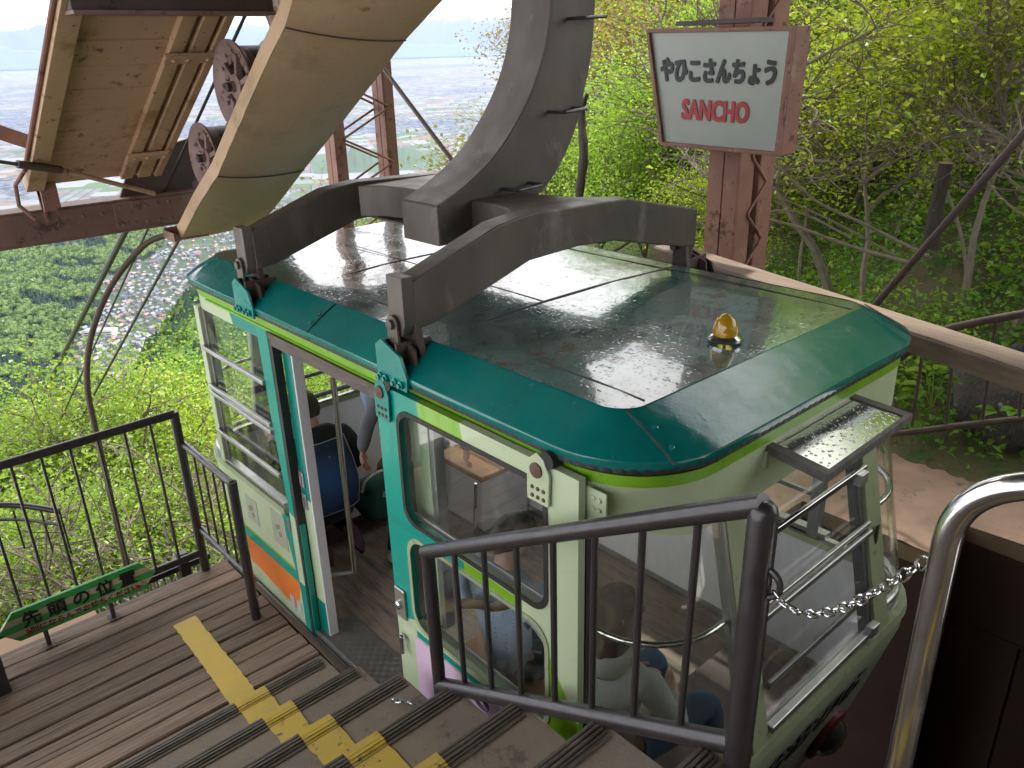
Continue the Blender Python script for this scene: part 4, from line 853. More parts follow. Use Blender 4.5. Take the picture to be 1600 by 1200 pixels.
mb = MB(); mb.box(-2.515,-2.44,1.500,1.511,.73,.88); mb.build('handle_plate', ALU, door, .004); mb = MB(); mb.lathe([(.02,0),(.02,-.012),(.012,-.018)], (-2.478,1.500,.80), (0,1,0), 12); mb.box(-2.505,-2.455,1.485,1.495,.62,.64); mb.cyl((-2.47,1.488,.55),(-2.47,1.488,.64),.010); mb.build('handle', CHROME, door)
PINKP = M('pink_poster', (.60,.42,.56), (.66,.50,.63), 5, .5)
mb = MB(); mb.box(-2.395,-1.60,1.508,1.511,.10,.675); mb.build('poster', PINKP, door)
mb = MB()
for cx_, cz_, r0 in ((-2.03,.50,.10),(-1.95,.62,.045)):
    for k in range(4):
        r1 = r0*(1-.2*k); mb.tube([(cx_+r1*math.cos(a), 1.5065, cz_+r1*.75*math.sin(a)) for a in [2*PI*j/28 for j in range(28)]], .0016, 5, closed=True)
mb.build('swirl_lines', M('poster_violet', (.09,.05,.10), rough=.5), door)
mb = MB(); mb.lathe([(.045,0),(.001,-.0005)], (-2.03,1.5066,.49), (0,1,0), 20); mb.build('poster_blossom', M('poster_magenta', (.25,.01,.06), rough=.5), door)
# rail above the doors, seal right of door, plate bracket
mb = MB(); mb.box(-3.50,-1.47,1.535,1.558,1.772,1.784); mb.box(-3.50,-1.47,1.549,1.558,1.715,1.772); mb.box(-3.50,-1.47,1.530,1.537,1.765,1.79); mb.build('door_rail', M('worn_rail_metal', (.13,.10,.085), (.06,.045,.04), 9, .5, metal=.3, bmp=.3, stretch=(1,6,6), spots=[((.26,.22,.12), 14, .62, .68)]), car)
mb = MB(); mb.box(-1.47,-1.44,1.556,1.60,.0,1.72); mb.build('door_seal', M('dark_seal_strip', (.06,.05,.048), (.09,.075,.07), 8, .5), car)
mb = MB(); mb.box(-1.455,-1.447,1.515,1.555,1.68,1.795); mb.prism([(-1.447,1.79),(-1.36,1.79),(-1.36,1.71),(-1.39,1.68),(-1.447,1.675)], lambda a,b: Vector((a,1.550,b)), (0,.006,0)); rivets(mb, [(a,1.549,b) for a in (-1.41,-1.385) for b in (1.76,1.725)], .009, (0,-1,0)); mb.build('corner_bracket', PAINTC, car, .001)
mb = MB(); mb.box(-2.44,-2.32,1.60,1.66,.72,1.75); mb.build('pillar', PAINTC, car, .005); mb = MB(); mb.box(-2.315,-2.285,1.60,1.65,.72,1.75); mb.build('window_frame', ALU, car, .004)
mb = MB(); mb.box(-2.5,-2.44,1.60,1.66,.0,1.75); mb.build('door_seal', DARKB, car)
MB().tube([(-3.40,1.80,1.50),(-3.42,1.80,.33)],.016,12).build('grab_pole', CHROME, car); MB().tube([(-3.42,1.80,.33),(-3.50,1.66,.33)],.012,10).build('pole_foot', ALU, car)
MB().box(-4.45,-1.4,1.72,3.2,1.72,1.735).build('ceiling', M('ceiling_panel', (.75,.75,.72), rough=.7), car)
# stickers and papers on the body
STK = M('pale_sticker', (.38,.40,.30), (.34,.36,.27), 8, .35); DOOD = M('brown_ink', (.16,.06,.03), rough=.6)
for (xx, zz, w_, h_) in ((-4.20,.44,.15,.17),(-3.86,.44,.17,.22)): MB().box(xx,xx+w_,1.5572,1.5598,zz,zz+h_).build('sticker', STK, car)
mb = MB()
for (xx, zz) in ((-4.15,.53),(-3.80,.56)):
    for (a_, b_, r_) in ((0,0,.012),(.03,.012,.010),(.035,-.035,.011)):
        mb.tube([(xx+a_+r_*math.cos(q), 1.5565, zz+b_+r_*1.3*math.sin(q)) for q in [2*PI*j/12 for j in range(12)]], .0013, 5, closed=True)
mb.build('sticker_marks', DOOD, car)
for xx in (-3.72,-3.64): MB().box(xx-.05,xx,1.5572,1.5598,.02,.12).build('paper_label', M('paper_label_%d' % int(-xx*100), (.42,.44,.45), (.36,.38,.40), 20, .6), car)
# side lugs carrying the hanger links
def lug(x, near=True):
    s_ = 1 if near else -1; y0 = (YN-.055) if near else (YF+.055); t_ = bpy.data.objects.new('lug', None); COL.objects.link(t_); t_.parent = car
    mb = MB(); mb.prism([(-.085,1.845),(.105,1.845),(.11,1.90),(.075,1.975),(-.045,2.02),(-.085,1.99)], lambda a,b: Vector((x+a, y0, b)), (0,.012*s_,0)); mb.build('lug_plate', TEALM if near else DARKB, t_, .002)
    mb = MB(); mb.prism([(-.085,1.88),(.075,1.88),(.06,1.97),(-.03,2.0),(-.085,1.97)], lambda a,b: Vector((x+a+.02, y0+.06*s_, b+.02)), (0,.012*s_,0)); mb.prism([(0,0),(.17,.0),(.16,.075),(0,.085)], lambda a,b: Vector((x+.03, y0+.012+a if near else y0-.012-a, 1.93+b)), (.012,0,0)); mb.prism([(0,0),(.17,.0),(.16,.075),(0,.085)], lambda a,b: Vector((x-.05, y0+.012+a if near else y0-.012-a, 1.93+b)), (.012,0,0)); mb.build('lug_web', DARKB, t_, .002)
    mb = MB()
    for a_ in (-.06,-.025,.035,.075): mb.lathe([(.016,0),(.016,-.010*s_),(.010,-.012*s_),(.010,-.020*s_),(.001,-.021*s_)], (x+a_, y0, 1.868), (0,1,0), 8)
    mb.build('lug_bolts', TEALM, t_); return t_
for x_ in (-3.66,-2.40): lug(x_, True); lug(x_, False)
# marker lamp, hinged plate
AMB = newmat('amber_glass'); AMB[2].inputs['Base Color'].default_value = (.75,.42,.01,1); AMB[2].inputs['Roughness'].default_value = .08; AMB[2].inputs['Transmission Weight'].default_value = .55; AMB[2].inputs['Coat Weight'].default_value = .6
lp = Vector((-1.555,2.40,2.012)); ml = bpy.data.objects.new('marker_lamp', None); COL.objects.link(ml); ml.parent = car
mb = MB(); mb.lathe([(.060,-.005),(.062,.006),(.050,.014),(.046,.016)], lp, (0,0,1), 28); mb.build('lamp_base', CHROME, ml)
mb = MB(); mb.lathe([(.045,.012),(.046,.03),(.042,.052),(.032,.074),(.018,.088),(.001,.094)], lp, (0,0,1), 28); mb.build('amber_dome', AMB[0], ml)
MB().tube([lp+Vector((-.02,0,.02)), lp+Vector((0,0,.06)), lp+Vector((.02,0,.02))], .006, 6).build('bulb_holder', ALU, ml)
pl_ = bpy.data.objects.new('hinged_plate', None); COL.objects.link(pl_); pl_.parent = car
q0, q1, q2, q3 = Vector((-1.232,2.165,1.785)), Vector((-1.232,2.765,1.785)), Vector((-1.0,2.765,1.772)), Vector((-1.0,2.165,1.758))
oo = [q0,q1,q2,q3]; ct = sum(oo, Vector())/4; ii = [ct+(q-ct)*.86 for q in oo]
mb = MB(); mb.add(oo+ii+[q-Vector((0,0,.03)) for q in oo]+[q-Vector((0,0,.03)) for q in ii], [(0,1,5,4),(1,2,6,5),(2,3,7,6),(3,0,4,7),(8,12,13,9),(9,13,14,10),(10,14,15,11),(11,15,12,8),(0,8,9,1),(1,9,10,2),(2,10,11,3),(3,11,8,0),(4,5,13,12),(5,6,14,13),(6,7,15,14),(7,4,12,15)]); mb.build('plate_frame', M('dirty_dark_frame', (.06,.055,.05), (.14,.13,.115), 22, .6, bmp=.3), pl_, .003)
WETG, t_, p_ = newmat('wet_mirror_plate'); p_.inputs['Metallic'].default_value = .85; vv = coord(t_); t_.links.new(mixc(t_, ramp(t_, noise(t_, vv, 55, 6, .7), .60, .66), (.50,.50,.48), (.07,.07,.065)), p_.inputs['Base Color'])
vo = t_.nodes.new('ShaderNodeTexVoronoi'); vo.inputs['Scale'].default_value = 60; t_.links.new(vv, vo.inputs['Vector']); p_.inputs['Roughness'].default_value = .12; bump(t_, p_, ramp(t_, vo.outputs['Distance'], .1, .35, (1,1,1), (0,0,0)), .35, .004)
mb = MB(); mb.add([q-Vector((0,0,.006)) for q in ii], [(0,1,2,3)]); mb.build('plate_face', WETG, pl_)
mb = MB(); mb.box(-1.262,-1.205,2.155,2.175,1.70,1.765); mb.box(-1.262,-1.205,2.755,2.775,1.70,1.765); mb.build('plate_hinges', PAINTC2, pl_, .003)

# ---------------------------------------------------------------- hanger
hg = thing('car_hanger', 'big dark curved steel hanger arm with a two-beam yoke bolted to the car roof', 'hanger', (-3.0,2.5,2.2))
def yoke(x, w=.105):
    t_ = 0; poly = [(1.60,2.235),(2.02,2.375),(2.20,2.395),(2.78,2.375),(3.26,2.265),(3.30,2.235),(3.30,2.075),(3.20,2.085),(2.70,2.20),(2.46,2.215),(2.18,2.205),(1.70,2.06),(1.60,2.05)]
    mb = MB(); mb.prism(poly, lambda a,b: Vector((x-w/2,a,b)), (w,0,0)); mb.build('yoke_beam', STEEL, hg, .008)
    for y0, s_ in ((1.555,1),(3.30,-1)):
        mb = MB(); mb.prism([(-.05,2.255),(.05,2.255),(.05,2.08),(.028,2.03),(-.03,2.03),(-.05,2.08)], lambda a,b: Vector((x+a, y0, b)), (0,.05*s_,0)); mb.build('end_plate', STEEL, hg, .004)
        mb = MB(); mb.prism([(.034*math.cos(a)*1., 2.075+.034*math.sin(a)) for a in [PI*k/8 for k in range(9)]] + [(.034*math.cos(a), 1.965+.034*math.sin(a)) for a in [PI+PI*k/8 for k in range(9)]], lambda a,b: Vector((x+a-.012, y0-.016*s_, b)), (0,.012*s_,0)); mb.build('link_plate', STEEL, hg, .002)
        mb = MB()
        for z in (2.075,1.965): mb.lathe([(.019,0),(.019,-.014*s_),(.001,-.017*s_)], (x-.012, y0-.016*s_, z), (0,1,0), 16); mb.cyl((x-.012,y0,z),(x-.012,y0+.10*s_,z),.018)
        mb.build('link_bolts', STEEL, hg)
        mb = MB(); mb.prism([(-.03,2.09),(.045,2.09),(.06,2.0),(.085,1.93),(.02,1.90),(-.03,1.94)], lambda a,b: Vector((x+a, y0+.045*s_, b)), (0,.03*s_,0)); mb.build('clevis', DARKB, hg, .003)
yoke(-3.70); yoke(-2.40)
# longitudinal block joining the beams
mb = MB(); w0 = .5
prof = [(-3.66,.17),(-3.55,.10),(-3.40,.075),(-3.15,.08),(-2.9,.08),(-2.72,.085),(-2.58,.11),(-2.45,.19)]
rows = []
for (x_, hw) in prof: rows.append([Vector((x_, 2.42-hw*1.35, 2.215)), Vector((x_, 2.42-hw*1.35, 2.375)), Vector((x_, 2.50+hw*1.35, 2.375)), Vector((x_, 2.50+hw*1.35, 2.215))])
mb.grid(rows, False, True); mb.build('cross_block', STEEL, hg, .008)
mb = MB(); mb.box(-3.66,-2.45,2.27,2.62,2.2,2.212); mb.build('bottom_flange', STEEL, hg, .003)
# curved box arm
XI, XO = -3.145, -2.87
inn_ = [(2.115,2.205),(2.115,2.385),(2.215,2.362),(2.40,2.455),(2.56,2.592),(2.68,2.735),(2.77,2.875),(2.815,3.03),(2.825,3.2)]
IN = [Vector((0,2.115,2.195)),Vector((0,2.115,2.365))] + spl([(0,2.125,2.375),(0,2.27,2.435),(0,2.44,2.535),(0,2.575,2.66),(0,2.70,2.82),(0,2.785,3.0),(0,2.825,3.2),(0,2.84,3.5),(0,2.80,3.9),(0,2.66,4.3),(0,2.5,4.6)], 4)
OUT = [Vector((0,2.52,2.195)),Vector((0,2.60,2.25))] + spl([(0,2.66,2.31),(0,2.79,2.38),(0,2.90,2.49),(0,2.99,2.63),(0,3.05,2.80),(0,3.10,2.98),(0,3.12,3.2),(0,3.13,3.5),(0,3.10,3.95),(0,2.98,4.4),(0,2.8,4.75)], 4)
def armrows(x): return [[Vector((x,a.y,a.z)) + (Vector((x,b.y,b.z))-Vector((x,a.y,a.z)))*k/6 for k in range(7)] for a, b in zip(IN, OUT)]
mb = MB(); fr, bk = armrows(XO), armrows(XI)
rows = [f + list(reversed(b)) for f, b in zip(fr, bk)]; mb.grid(rows, False, True); mb.add(rows[0], [tuple(range(14))]); mb.build('curved_arm', STEEL, hg, .010, 3)
mb = MB()
for (y_, z_) in ((2.50,2.40),(2.80,2.72),(2.93,3.12)):
    tx = Vector((0,1,.05)); a = Vector((XO-.002,y_,z_)); mb.tube(arcpts([a, a+Vector((.10,0,0)), a+Vector((.10,0,0))+tx*.165, a+tx*.165+Vector((-.002,0,0))], .02, 5), .008, 8)
mb.build('step_rungs', RAILM, hg)
MB().tube([Vector((XO+.003, q.y+.004, q.z)) for q in IN[2:]], .004, 6).build('weld_bead', STEEL, hg)

# ---------------------------------------------------------------- people
SKIN = M('skin', (.55,.33,.24), (.50,.29,.21), 12, .5); HAIR = M('dark_hair', (.022,.017,.014), (.05,.036,.028), 14, .42, bmp=.5, bscale=70, stretch=(5,5,.6))
def skin(name, chains, mat, parent, root=0, sub=2):
    """chains: lists of (point, radius); equal points are welded -> one continuous surface"""
    vs, rs, es, idx = [], [], [], {}
    for ch in chains:
        prev = None
        for p, r in ch:
            k = tuple(round(c, 4) for c in p)
            if k not in idx: idx[k] = len(vs); vs.append(k); rs.append(r)
            i = idx[k]
            if prev is not None and prev != i: es.append((prev, i))
            prev = i
    me = bpy.data.meshes.new(name); me.from_pydata(vs, es, []); o = bpy.data.objects.new(name, me); COL.objects.link(o)
    sk = o.modifiers.new('Skin', 'SKIN'); sk.use_smooth_shade = True; sk.branch_smoothing = .6
    for i, d in enumerate(me.skin_vertices[0].data):
        r = rs[i]; d.radius = (r, r) if not isinstance(r, tuple) else r; d.use_root = (i == root)
    sb = o.modifiers.new('Sub', 'SUBSURF'); sb.levels = sb.render_levels = sub
    dg = bpy.context.evaluated_depsgraph_get(); m2 = bpy.data.meshes.new_from_object(o.evaluated_get(dg)); bpy.data.objects.remove(o)
    m2.name = name; m2.materials.clear(); m2.materials.append(mat)
    return link(name, m2, parent)
def wrinkle(o, amp=.006, sc=14):
    t = bpy.data.textures.new('folds', 'CLOUDS'); t.noise_scale = 1/sc; d = o.modifiers.new('folds', 'DISPLACE'); d.texture = t; d.strength = amp*2; d.texture_coords = 'LOCAL'; return o
def V(*a): return Vector(a)
def hand(w, dirn, side, curl=.4, s=1.0):
    """five finger chains from wrist w towards dirn; side = thumb direction"""
    d = Vector(dirn).normalized(); sd2 = Vector(side); sd2 = (sd2-d*sd2.dot(d)).normalized(); nn = d.cross(sd2); palm = w + d*.045*s; ch = [[(w, .021*s), (palm, (.034*s,.018*s))]]
    for k, ln in enumerate((.062,.070,.066,.052)):
        off = sd2*(.026-.017*k)*s; b = palm + off + d*.03*s; m1 = b + (d*math.cos(curl*.6)+nn*math.sin(curl*.6))*ln*.5*s; m2 = m1 + (d*math.cos(curl*1.8)+nn*math.sin(curl*1.8))*ln*.5*s
        ch.append([(palm, (.034*s,.018*s)), (b, .0085*s), (m1, .0078*s), (m2, .0062*s)])
    b = w + d*.02*s + sd2*.028*s; ch.append([(w, .021*s), (b, .011*s), (b+(d+sd2*.9).normalized()*.032*s, .009*s), (b+(d*1.3+sd2*.6).normalized()*.058*s, .007*s)])
    return ch
def hairmesh(name, c, face, up, r, long=0, mat=HAIR, parent=None, n=34):
    """hair shell round the head: covers back and top, leaves the face free; long = how far it falls"""
    f, u = Vector(face).normalized(), Vector(up).normalized(); l = u.cross(f); mb = MB(); rows = []
    for i in range(22):
        t = i/21; row = []
        for k in range(n):
            a = 2*PI*k/n; back = .5-.5*math.cos(a); lim = 1.05+1.15*back + (0 if not long else .2)
            th = t*lim; rr_ = r*(1.10+.05*math.sin(a*7+t*9)*t+.03*math.sin(a*17))
            q = c + u*math.cos(th)*rr_*1.12 + (f*math.cos(a)*1.08 + l*math.sin(a))*math.sin(th)*rr_
            if long and t > .62 and back > .12:
                q = c + u*(math.cos(.62*lim)*rr_*1.12 - (t-.62)/.38*long*(.6+.4*back)) + (f*math.cos(a)*1.0 + l*math.sin(a))*math.sin(min(.62*lim,1.7))*rr_*(1+.10*(t-.62))
            row.append(q)
        rows.append(row)
    mb.grid(rows, True, True); o = mb.build(name, mat, parent); so = o.modifiers.new('thick', 'SOLIDIFY'); so.thickness = r*.10; so.offset = -1
    return wrinkle(o, .004, 60)
def person(label, J, cloth, scale=1.0, hair='short', hands=True, hcurl=.5, up_head=(0,0,1)):
    """J: joints dict in world metres; cloth = dict(top=, bottom=, shoes=)"""
    s = scale; t = thing('person', label, 'person', tuple(J['pelvis']))
    pel, ch_, nk, hd, face = J['pelvis'], J['chest'], J['neck'], J['head'], Vector(J['face']).normalized(); mid = pel.lerp(ch_, .45)
    hd = hd - (hd-nk).normalized()*.028*s; hu = (hd-nk).normalized()
    body = [[(pel, (.090*s,.075*s)), (mid, (.080*s,.062*s)), (ch_, (.085*s,.065*s)), (nk, .056*s), (nk.lerp(hd,.45), .058*s), (hd-hu*.03*s+face*.012*s, (.075*s,.082*s)), (hd+hu*.045*s-face*.008*s, (.078*s,.086*s)), (hd+hu*.095*s-face*.005*s, .05*s)],
            [(hd-hu*.03*s+face*.012*s, .08*s), (hd-hu*.028*s+face*.098*s, .014*s)]]
    sideh = hu.cross(face).normalized()
    for k in (-1, 1): body.append([(hd-hu*.03*s+face*.012*s, .08*s), (hd-hu*.018*s+sideh*k*.086*s, (.018*s,.012*s))])
    top = [[(pel-(ch_-pel)*.16, (.150*s,.128*s)), (mid, (.145*s,.12*s)), (ch_, (.155*s,.122*s)), (ch_.lerp(nk,.85), .078*s)]]
    bot = [[(pel+(ch_-pel)*.12, (.128*s,.108*s)), (pel, (.135*s,.112*s))]]; shoes = []
    for sd in 'LR':
        sh, el, wr = J['sh'+sd], J['el'+sd], J['wr'+sd]; hp, kn, an, toe = J['hip'+sd], J['kn'+sd], J['an'+sd], J['toe'+sd]
        body.append([(ch_, (.085*s,.065*s)), (sh, .044*s), (sh.lerp(el,.5), .043*s), (el, .036*s), (el.lerp(wr,.4), .034*s), (wr, .024*s)])
        top.append([(ch_, (.155*s,.122*s)), (sh, .078*s), (sh.lerp(el,.5), .060*s), (el, .055*s), (el.lerp(wr, .55), .05*s), (wr.lerp(el,.06 if cloth.get('long', True) else .5), .040*s)] if cloth.get('long', True) else
                   [(ch_, (.155*s,.122*s)), (sh, .068*s), (sh.lerp(el,.5), .060*s), (sh.lerp(el,.9), .058*s)])
        body.append([(pel, (.090*s,.075*s)), (hp, .066*s), (hp.lerp(kn,.5), .060*s), (kn, .052*s), (kn.lerp(an,.35), .050*s), (an, .034*s), (toe, .028*s)])
        bl = cloth.get('leg', .93); e_ = kn.lerp(an, bl) if bl > 0 else hp.lerp(kn, 1+bl)
        leg = [(pel, (.135*s,.112*s)), (hp, .098*s), (hp.lerp(kn,.5), .084*s)]
        leg += [(kn, .068*s), (kn.lerp(an,.45), .060*s), (e_, .052*s)] if bl > 0 else [(e_, .075*s)]
        bot.append(leg)
        hd_ = J.get('hand'+sd)
        if hands and hd_ is not None: body += hand(wr, hd_[0], hd_[1], hcurl, s)
        fd = (toe-an); shoes.append((an, toe, J.get('sole', Vector((0,0,-1)))))
    skin('body', body, SKIN, t)
    wrinkle(skin('top', top, cloth['top'], t), .010, 9); wrinkle(skin('trousers', bot, cloth['bottom'], t), .009, 9)
    for an, toe, so in shoes:
        d = (toe-an); ln = d.length; d.normalize(); so = (so - d*so.dot(d)).normalized(); sdv_ = d.cross(so); mb = MB(); rows = []
        for i in range(9):
            u = i/8; w_ = (.034+.012*math.sin(PI*min(1,u*1.1)))*s*(1 if u < .85 else .75); h_ = (.062-.034*u)*s; c = an - d*.045*s + d*(ln+.085*s)*u + so*.022*s
            if i in (0,8): w_ *= .55
            rows.append([c + sdv_*w_*math.cos(a) - so*h_*max(0, math.sin(a)) + so*.014*s*max(0,-math.sin(a))*1 for a in [2*PI*k/16 for k in range(16)]])
        mb.grid(rows, True, True); mb.add(rows[0], [tuple(range(16))]); mb.add(rows[-1], [tuple(range(16))]); sh_ = mb.build('shoe', cloth['shoes'], t)
        mb = MB(); rows = [[q*1.0 + so*dz for q in outl] for dz in (.008*s,.022*s) for outl in [[an - d*.045*s + so*.018*s + d*(ln+.075*s)*(.5-.5*math.cos(a)) + sdv_*math.sin(a)*.040*s*(1+.12*math.cos(a+PI)) for a in [2*PI*k/24 for k in range(24)]]]]
        mb.grid(rows, False, True); mb.add(rows[0], [tuple(range(24))]); mb.add(rows[1], [tuple(range(24))]); mb.build('sole', cloth.get('sole', ALU), sh_)
    if hair: hairmesh('hair', hd+hu*.020*s, face, hu, .088*s, .26*s if hair == 'long' else 0, cloth.get('hair', HAIR), t)
    return t
def F(name, a, b=None, **k): return M(name, a, b or tuple(x*.8 for x in a), 5, .85, bmp=.2, bscale=180, **k)
WSHOE = F('white_shoe', (.5,.48,.46)); SOLEW = M('white_sole', (.5,.47,.45), rough=.6)
# kneeling at the left end window, back to the door
A = V(-4.18,2.02,.62)
k1 = person('person kneeling in the car, black top with a blue picture on the back', dict(
    pelvis=V(-4.02,2.02,.40), chest=V(-4.13,2.03,.76), neck=V(-4.17,2.02,.93), head=V(-4.20,2.00,1.045), face=(-1,-.25,-.05),
    shL=V(-4.12,1.86,.84), elL=V(-4.28,1.80,.66), wrL=V(-4.46,1.88,.76), shR=V(-4.10,2.20,.84), elR=V(-4.14,2.31,.58), wrR=V(-4.32,2.30,.48),
    hipL=V(-4.03,1.94,.36), knL=V(-4.34,1.90,.19), anL=V(-4.02,1.90,.17), toeL=V(-3.93,1.90,.09), hipR=V(-4.03,2.11,.36), knR=V(-4.34,2.16,.19), anR=V(-4.03,2.13,.17), toeR=V(-3.94,2.13,.08), sole=V(1,0,-.1),
    handL=((-.8,.2,.3),(0,.6,.8)), handR=((-1,-.1,-.3),(0,-.5,.8))),
    dict(top=F('black_top', (.012,.012,.016)), bottom=F('black_trousers', (.014,.013,.016)), shoes=F('plum_shoe', (.06,.025,.04)), sole=F('plum_sole', (.09,.035,.055))), .96)
mb = MB(); rows = []
for i in range(13):
    u = i/12; z = .86-.46*u; xx = -3.995 + .075*math.sin(PI*min(1,u*1.05)) + .055*u; hw = .125+.03*u
    rows.append([V(xx - .03*(2*v-1)**2 + .004*math.sin(9*v+7*u), 2.025 + hw*(2*v-1), z) for v in [k/12 for k in range(13)]])
bp_m, t_, p_ = newmat('blue_print'); vv = coord(t_); sp = t_.nodes.new('ShaderNodeTexGradient'); sp.gradient_type = 'SPHERICAL'; mpn = t_.nodes.new('ShaderNodeMapping'); mpn.inputs['Location'].default_value = (4.0*3.2, -1.98*4.2, -.58*4.2); mpn.inputs['Scale'].default_value = (3.2,4.2,4.2)
t_.links.new(vv, mpn.inputs['Vector']); t_.links.new(mpn.outputs['Vector'], sp.inputs['Vector']); t_.links.new(mixc(t_, sp.outputs['Fac'], (.010,.018,.045), (.05,.15,.42)), p_.inputs['Base Color']); p_.inputs['Roughness'].default_value = .7
mb.shell(rows, [[V(-1,0,0)]*13 for _ in rows], .004); pr = mb.build('back_print', bp_m, k1)
LINE = M('pale_print_line', (.42,.47,.52), rough=.7); bd_ = [rows[0][k] for k in range(13)] + [r_[-1] for r_ in rows[1:]] + [rows[-1][k] for k in range(11,-1,-1)] + [r_[0] for r_ in rows[-2:0:-1]]
mb = MB(); mb.tube([q+V(.004,0,0) for q in bd_], .0022, 5, closed=True); mb.build('print_border', LINE, pr); mb = MB(); mb.tube([rows[2][5]+V(.003,0,0), rows[8][8]+V(.004,0,0)], [.002,.006], 6); mb.build('print_streak', LINE, pr)
bag = tag(MB().build('x', DARKB) if False else None, None) if False else None
def blob(name, label, cat, c, rx, ry, rz, mat, amp=.02, seed=0):
    mb = MB(); rows = []; r2 = random.Random(seed); ph = [r2.uniform(0,6) for _ in range(6)]
    for i in range(15):
        th = PI*i/14; row = []
        for k in range(24):
            a = 2*PI*k/24; w_ = 1+.10*math.sin(3*a+ph[0]+2*th)+.06*math.sin(5*a+ph[1])+.05*math.sin(7*th+ph[2])
            sq = lambda v, e: math.copysign(abs(v)**e, v)
            row.append(V(c[0]+rx*sq(math.sin(th),.7)*sq(math.cos(a),.75)*w_, c[1]+ry*sq(math.sin(th),.7)*sq(math.sin(a),.75)*w_, c[2]+rz*sq(math.cos(th),.7)))
        rows.append(row)
    mb.grid(rows, True, True); t = thing(name, label, cat, (c[0], c[1], c[2]-rz)); o = mb.build('bag_body', mat, t); wrinkle(o, amp, 8); return t
gb = blob('bag', 'dark green bag with a white badge on the raised floor beside the kneeling person', 'bag', (-4.13,2.40,.27), .10, .14, .15, F('green_nylon', (.01,.06,.045)))
MB().obox((-4.02,2.42,.32), (.1,1,-.3), (.5,0,.9), (1,0,-.5), .035, .03, .003).build('badge', LINE, gb); MB().tube(spl([V(-4.1,2.28,.36), V(-4.06,2.3,.46), V(-4.08,2.44,.47), V(-4.1,2.5,.38)]), .008, 8).build('strap', SOLEW, gb)
# standing adult in grey
person('standing person in grey top, black trousers and white shoes inside the car', dict(
    pelvis=V(-3.52,2.36,.72), chest=V(-3.55,2.38,1.12), neck=V(-3.58,2.41,1.32), head=V(-3.62,2.46,1.44), face=(-.6,.8,0),
    shL=V(-3.69,2.27,1.24), elL=V(-3.76,2.17,1.00), wrL=V(-3.80,2.14,.80), shR=V(-3.40,2.50,1.24), elR=V(-3.28,2.54,1.02), wrR=V(-3.33,2.56,.84),
    hipL=V(-3.60,2.30,.66), knL=V(-3.68,2.28,.38), anL=V(-3.74,2.25,.07), toeL=V(-3.83,2.33,.035), hipR=V(-3.46,2.42,.66), knR=V(-3.50,2.44,.38), anR=V(-3.52,2.42,.07), toeR=V(-3.60,2.52,.035),
    handL=((0,.1,-1),(-.5,.8,0)), handR=((-.2,.1,-1),(-.8,.5,0))),
    dict(top=F('grey_hoodie', (.20,.20,.22)), bottom=F('black_jeans', (.018,.017,.02)), shoes=WSHOE, sole=SOLEW, leg=.9), .92)
# child at the corner window
person('child in pale blue top and brown shorts kneeling in the back car corner', dict(
    pelvis=V(-4.22,2.72,.50), chest=V(-4.30,2.70,.86), neck=V(-4.33,2.72,1.02), head=V(-4.36,2.74,1.13), face=(-1,.1,0),
    shL=V(-4.28,2.58,.95), elL=V(-4.28,2.52,.80), wrL=V(-4.50,2.60,.90), shR=V(-4.28,2.84,.95), elR=V(-4.36,2.90,.78), wrR=V(-4.52,2.86,.86),
    hipL=V(-4.22,2.65,.46), knL=V(-4.42,2.60,.24), anL=V(-4.14,2.58,.20), toeL=V(-4.05,2.58,.14), hipR=V(-4.22,2.80,.46), knR=V(-4.44,2.80,.24), anR=V(-4.16,2.80,.20), toeR=V(-4.06,2.80,.14), sole=V(1,0,-.2),
    handL=((-.5,.3,.8),(0,.6,.4)), handR=((-.6,0,.8),(0,-.6,.4))),
    dict(top=F('pale_blue_top', (.25,.36,.52)), bottom=F('brown_shorts', (.20,.11,.055)), shoes=F('black_shoe', (.02,.02,.02)), sole=WSHOE, leg=-.2), .82)
# seated man, blue dotted shirt
shirt, t_, p_ = newmat('pale_blue_dotted_shirt'); vv = coord(t_); vo = t_.nodes.new('ShaderNodeTexVoronoi'); vo.inputs['Scale'].default_value = 46; vo.inputs['Randomness'].default_value = .25; t_.links.new(vv, vo.inputs['Vector'])
t_.links.new(mixc(t_, ramp(t_, vo.outputs['Distance'], .13, .17, (1,1,1), (0,0,0)), mixc(t_, ramp(t_, noise(t_, vv, 5), .3, .7), (.27,.34,.44), (.33,.40,.50)), (.05,.07,.12)), p_.inputs['Base Color']); p_.inputs['Roughness'].default_value = .85; bump(t_, p_, noise(t_, vv, 11), .5, .02)
man = person('person seated by the near window, pale blue dotted shirt with dark back strap', dict(
    pelvis=V(-2.16,1.84,.50), chest=V(-2.17,1.83,.86), neck=V(-2.18,1.86,1.01), head=V(-2.19,1.91,1.105), face=(.15,1,-.25),
    shL=V(-2.36,1.83,.93), elL=V(-2.46,1.86,.66), wrL=V(-2.34,2.06,.56), shR=V(-1.98,1.83,.93), elR=V(-1.83,1.86,.70), wrR=V(-1.98,2.06,.58),
    hipL=V(-2.26,1.90,.49), knL=V(-2.30,2.28,.47), anL=V(-2.30,2.26,.10), toeL=V(-2.31,2.40,.04), hipR=V(-2.06,1.90,.49), knR=V(-2.04,2.28,.47), anR=V(-2.03,2.24,.10), toeR=V(-2.02,2.38,.04),
    handL=((.6,.6,-.3),(0,.3,1)), handR=((-.6,.5,-.3),(0,.3,1))),
    dict(top=shirt, bottom=F('slate_trousers', (.05,.055,.07)), shoes=F('brown_shoe', (.08,.05,.035)), sole=SOLEW), 1.0)
mb = MB(); stp = [V(-2.37,1.80,.70), V(-2.30,1.695,.80), V(-2.17,1.680,.88), V(-2.04,1.70,.93), V(-1.96,1.78,.985)]
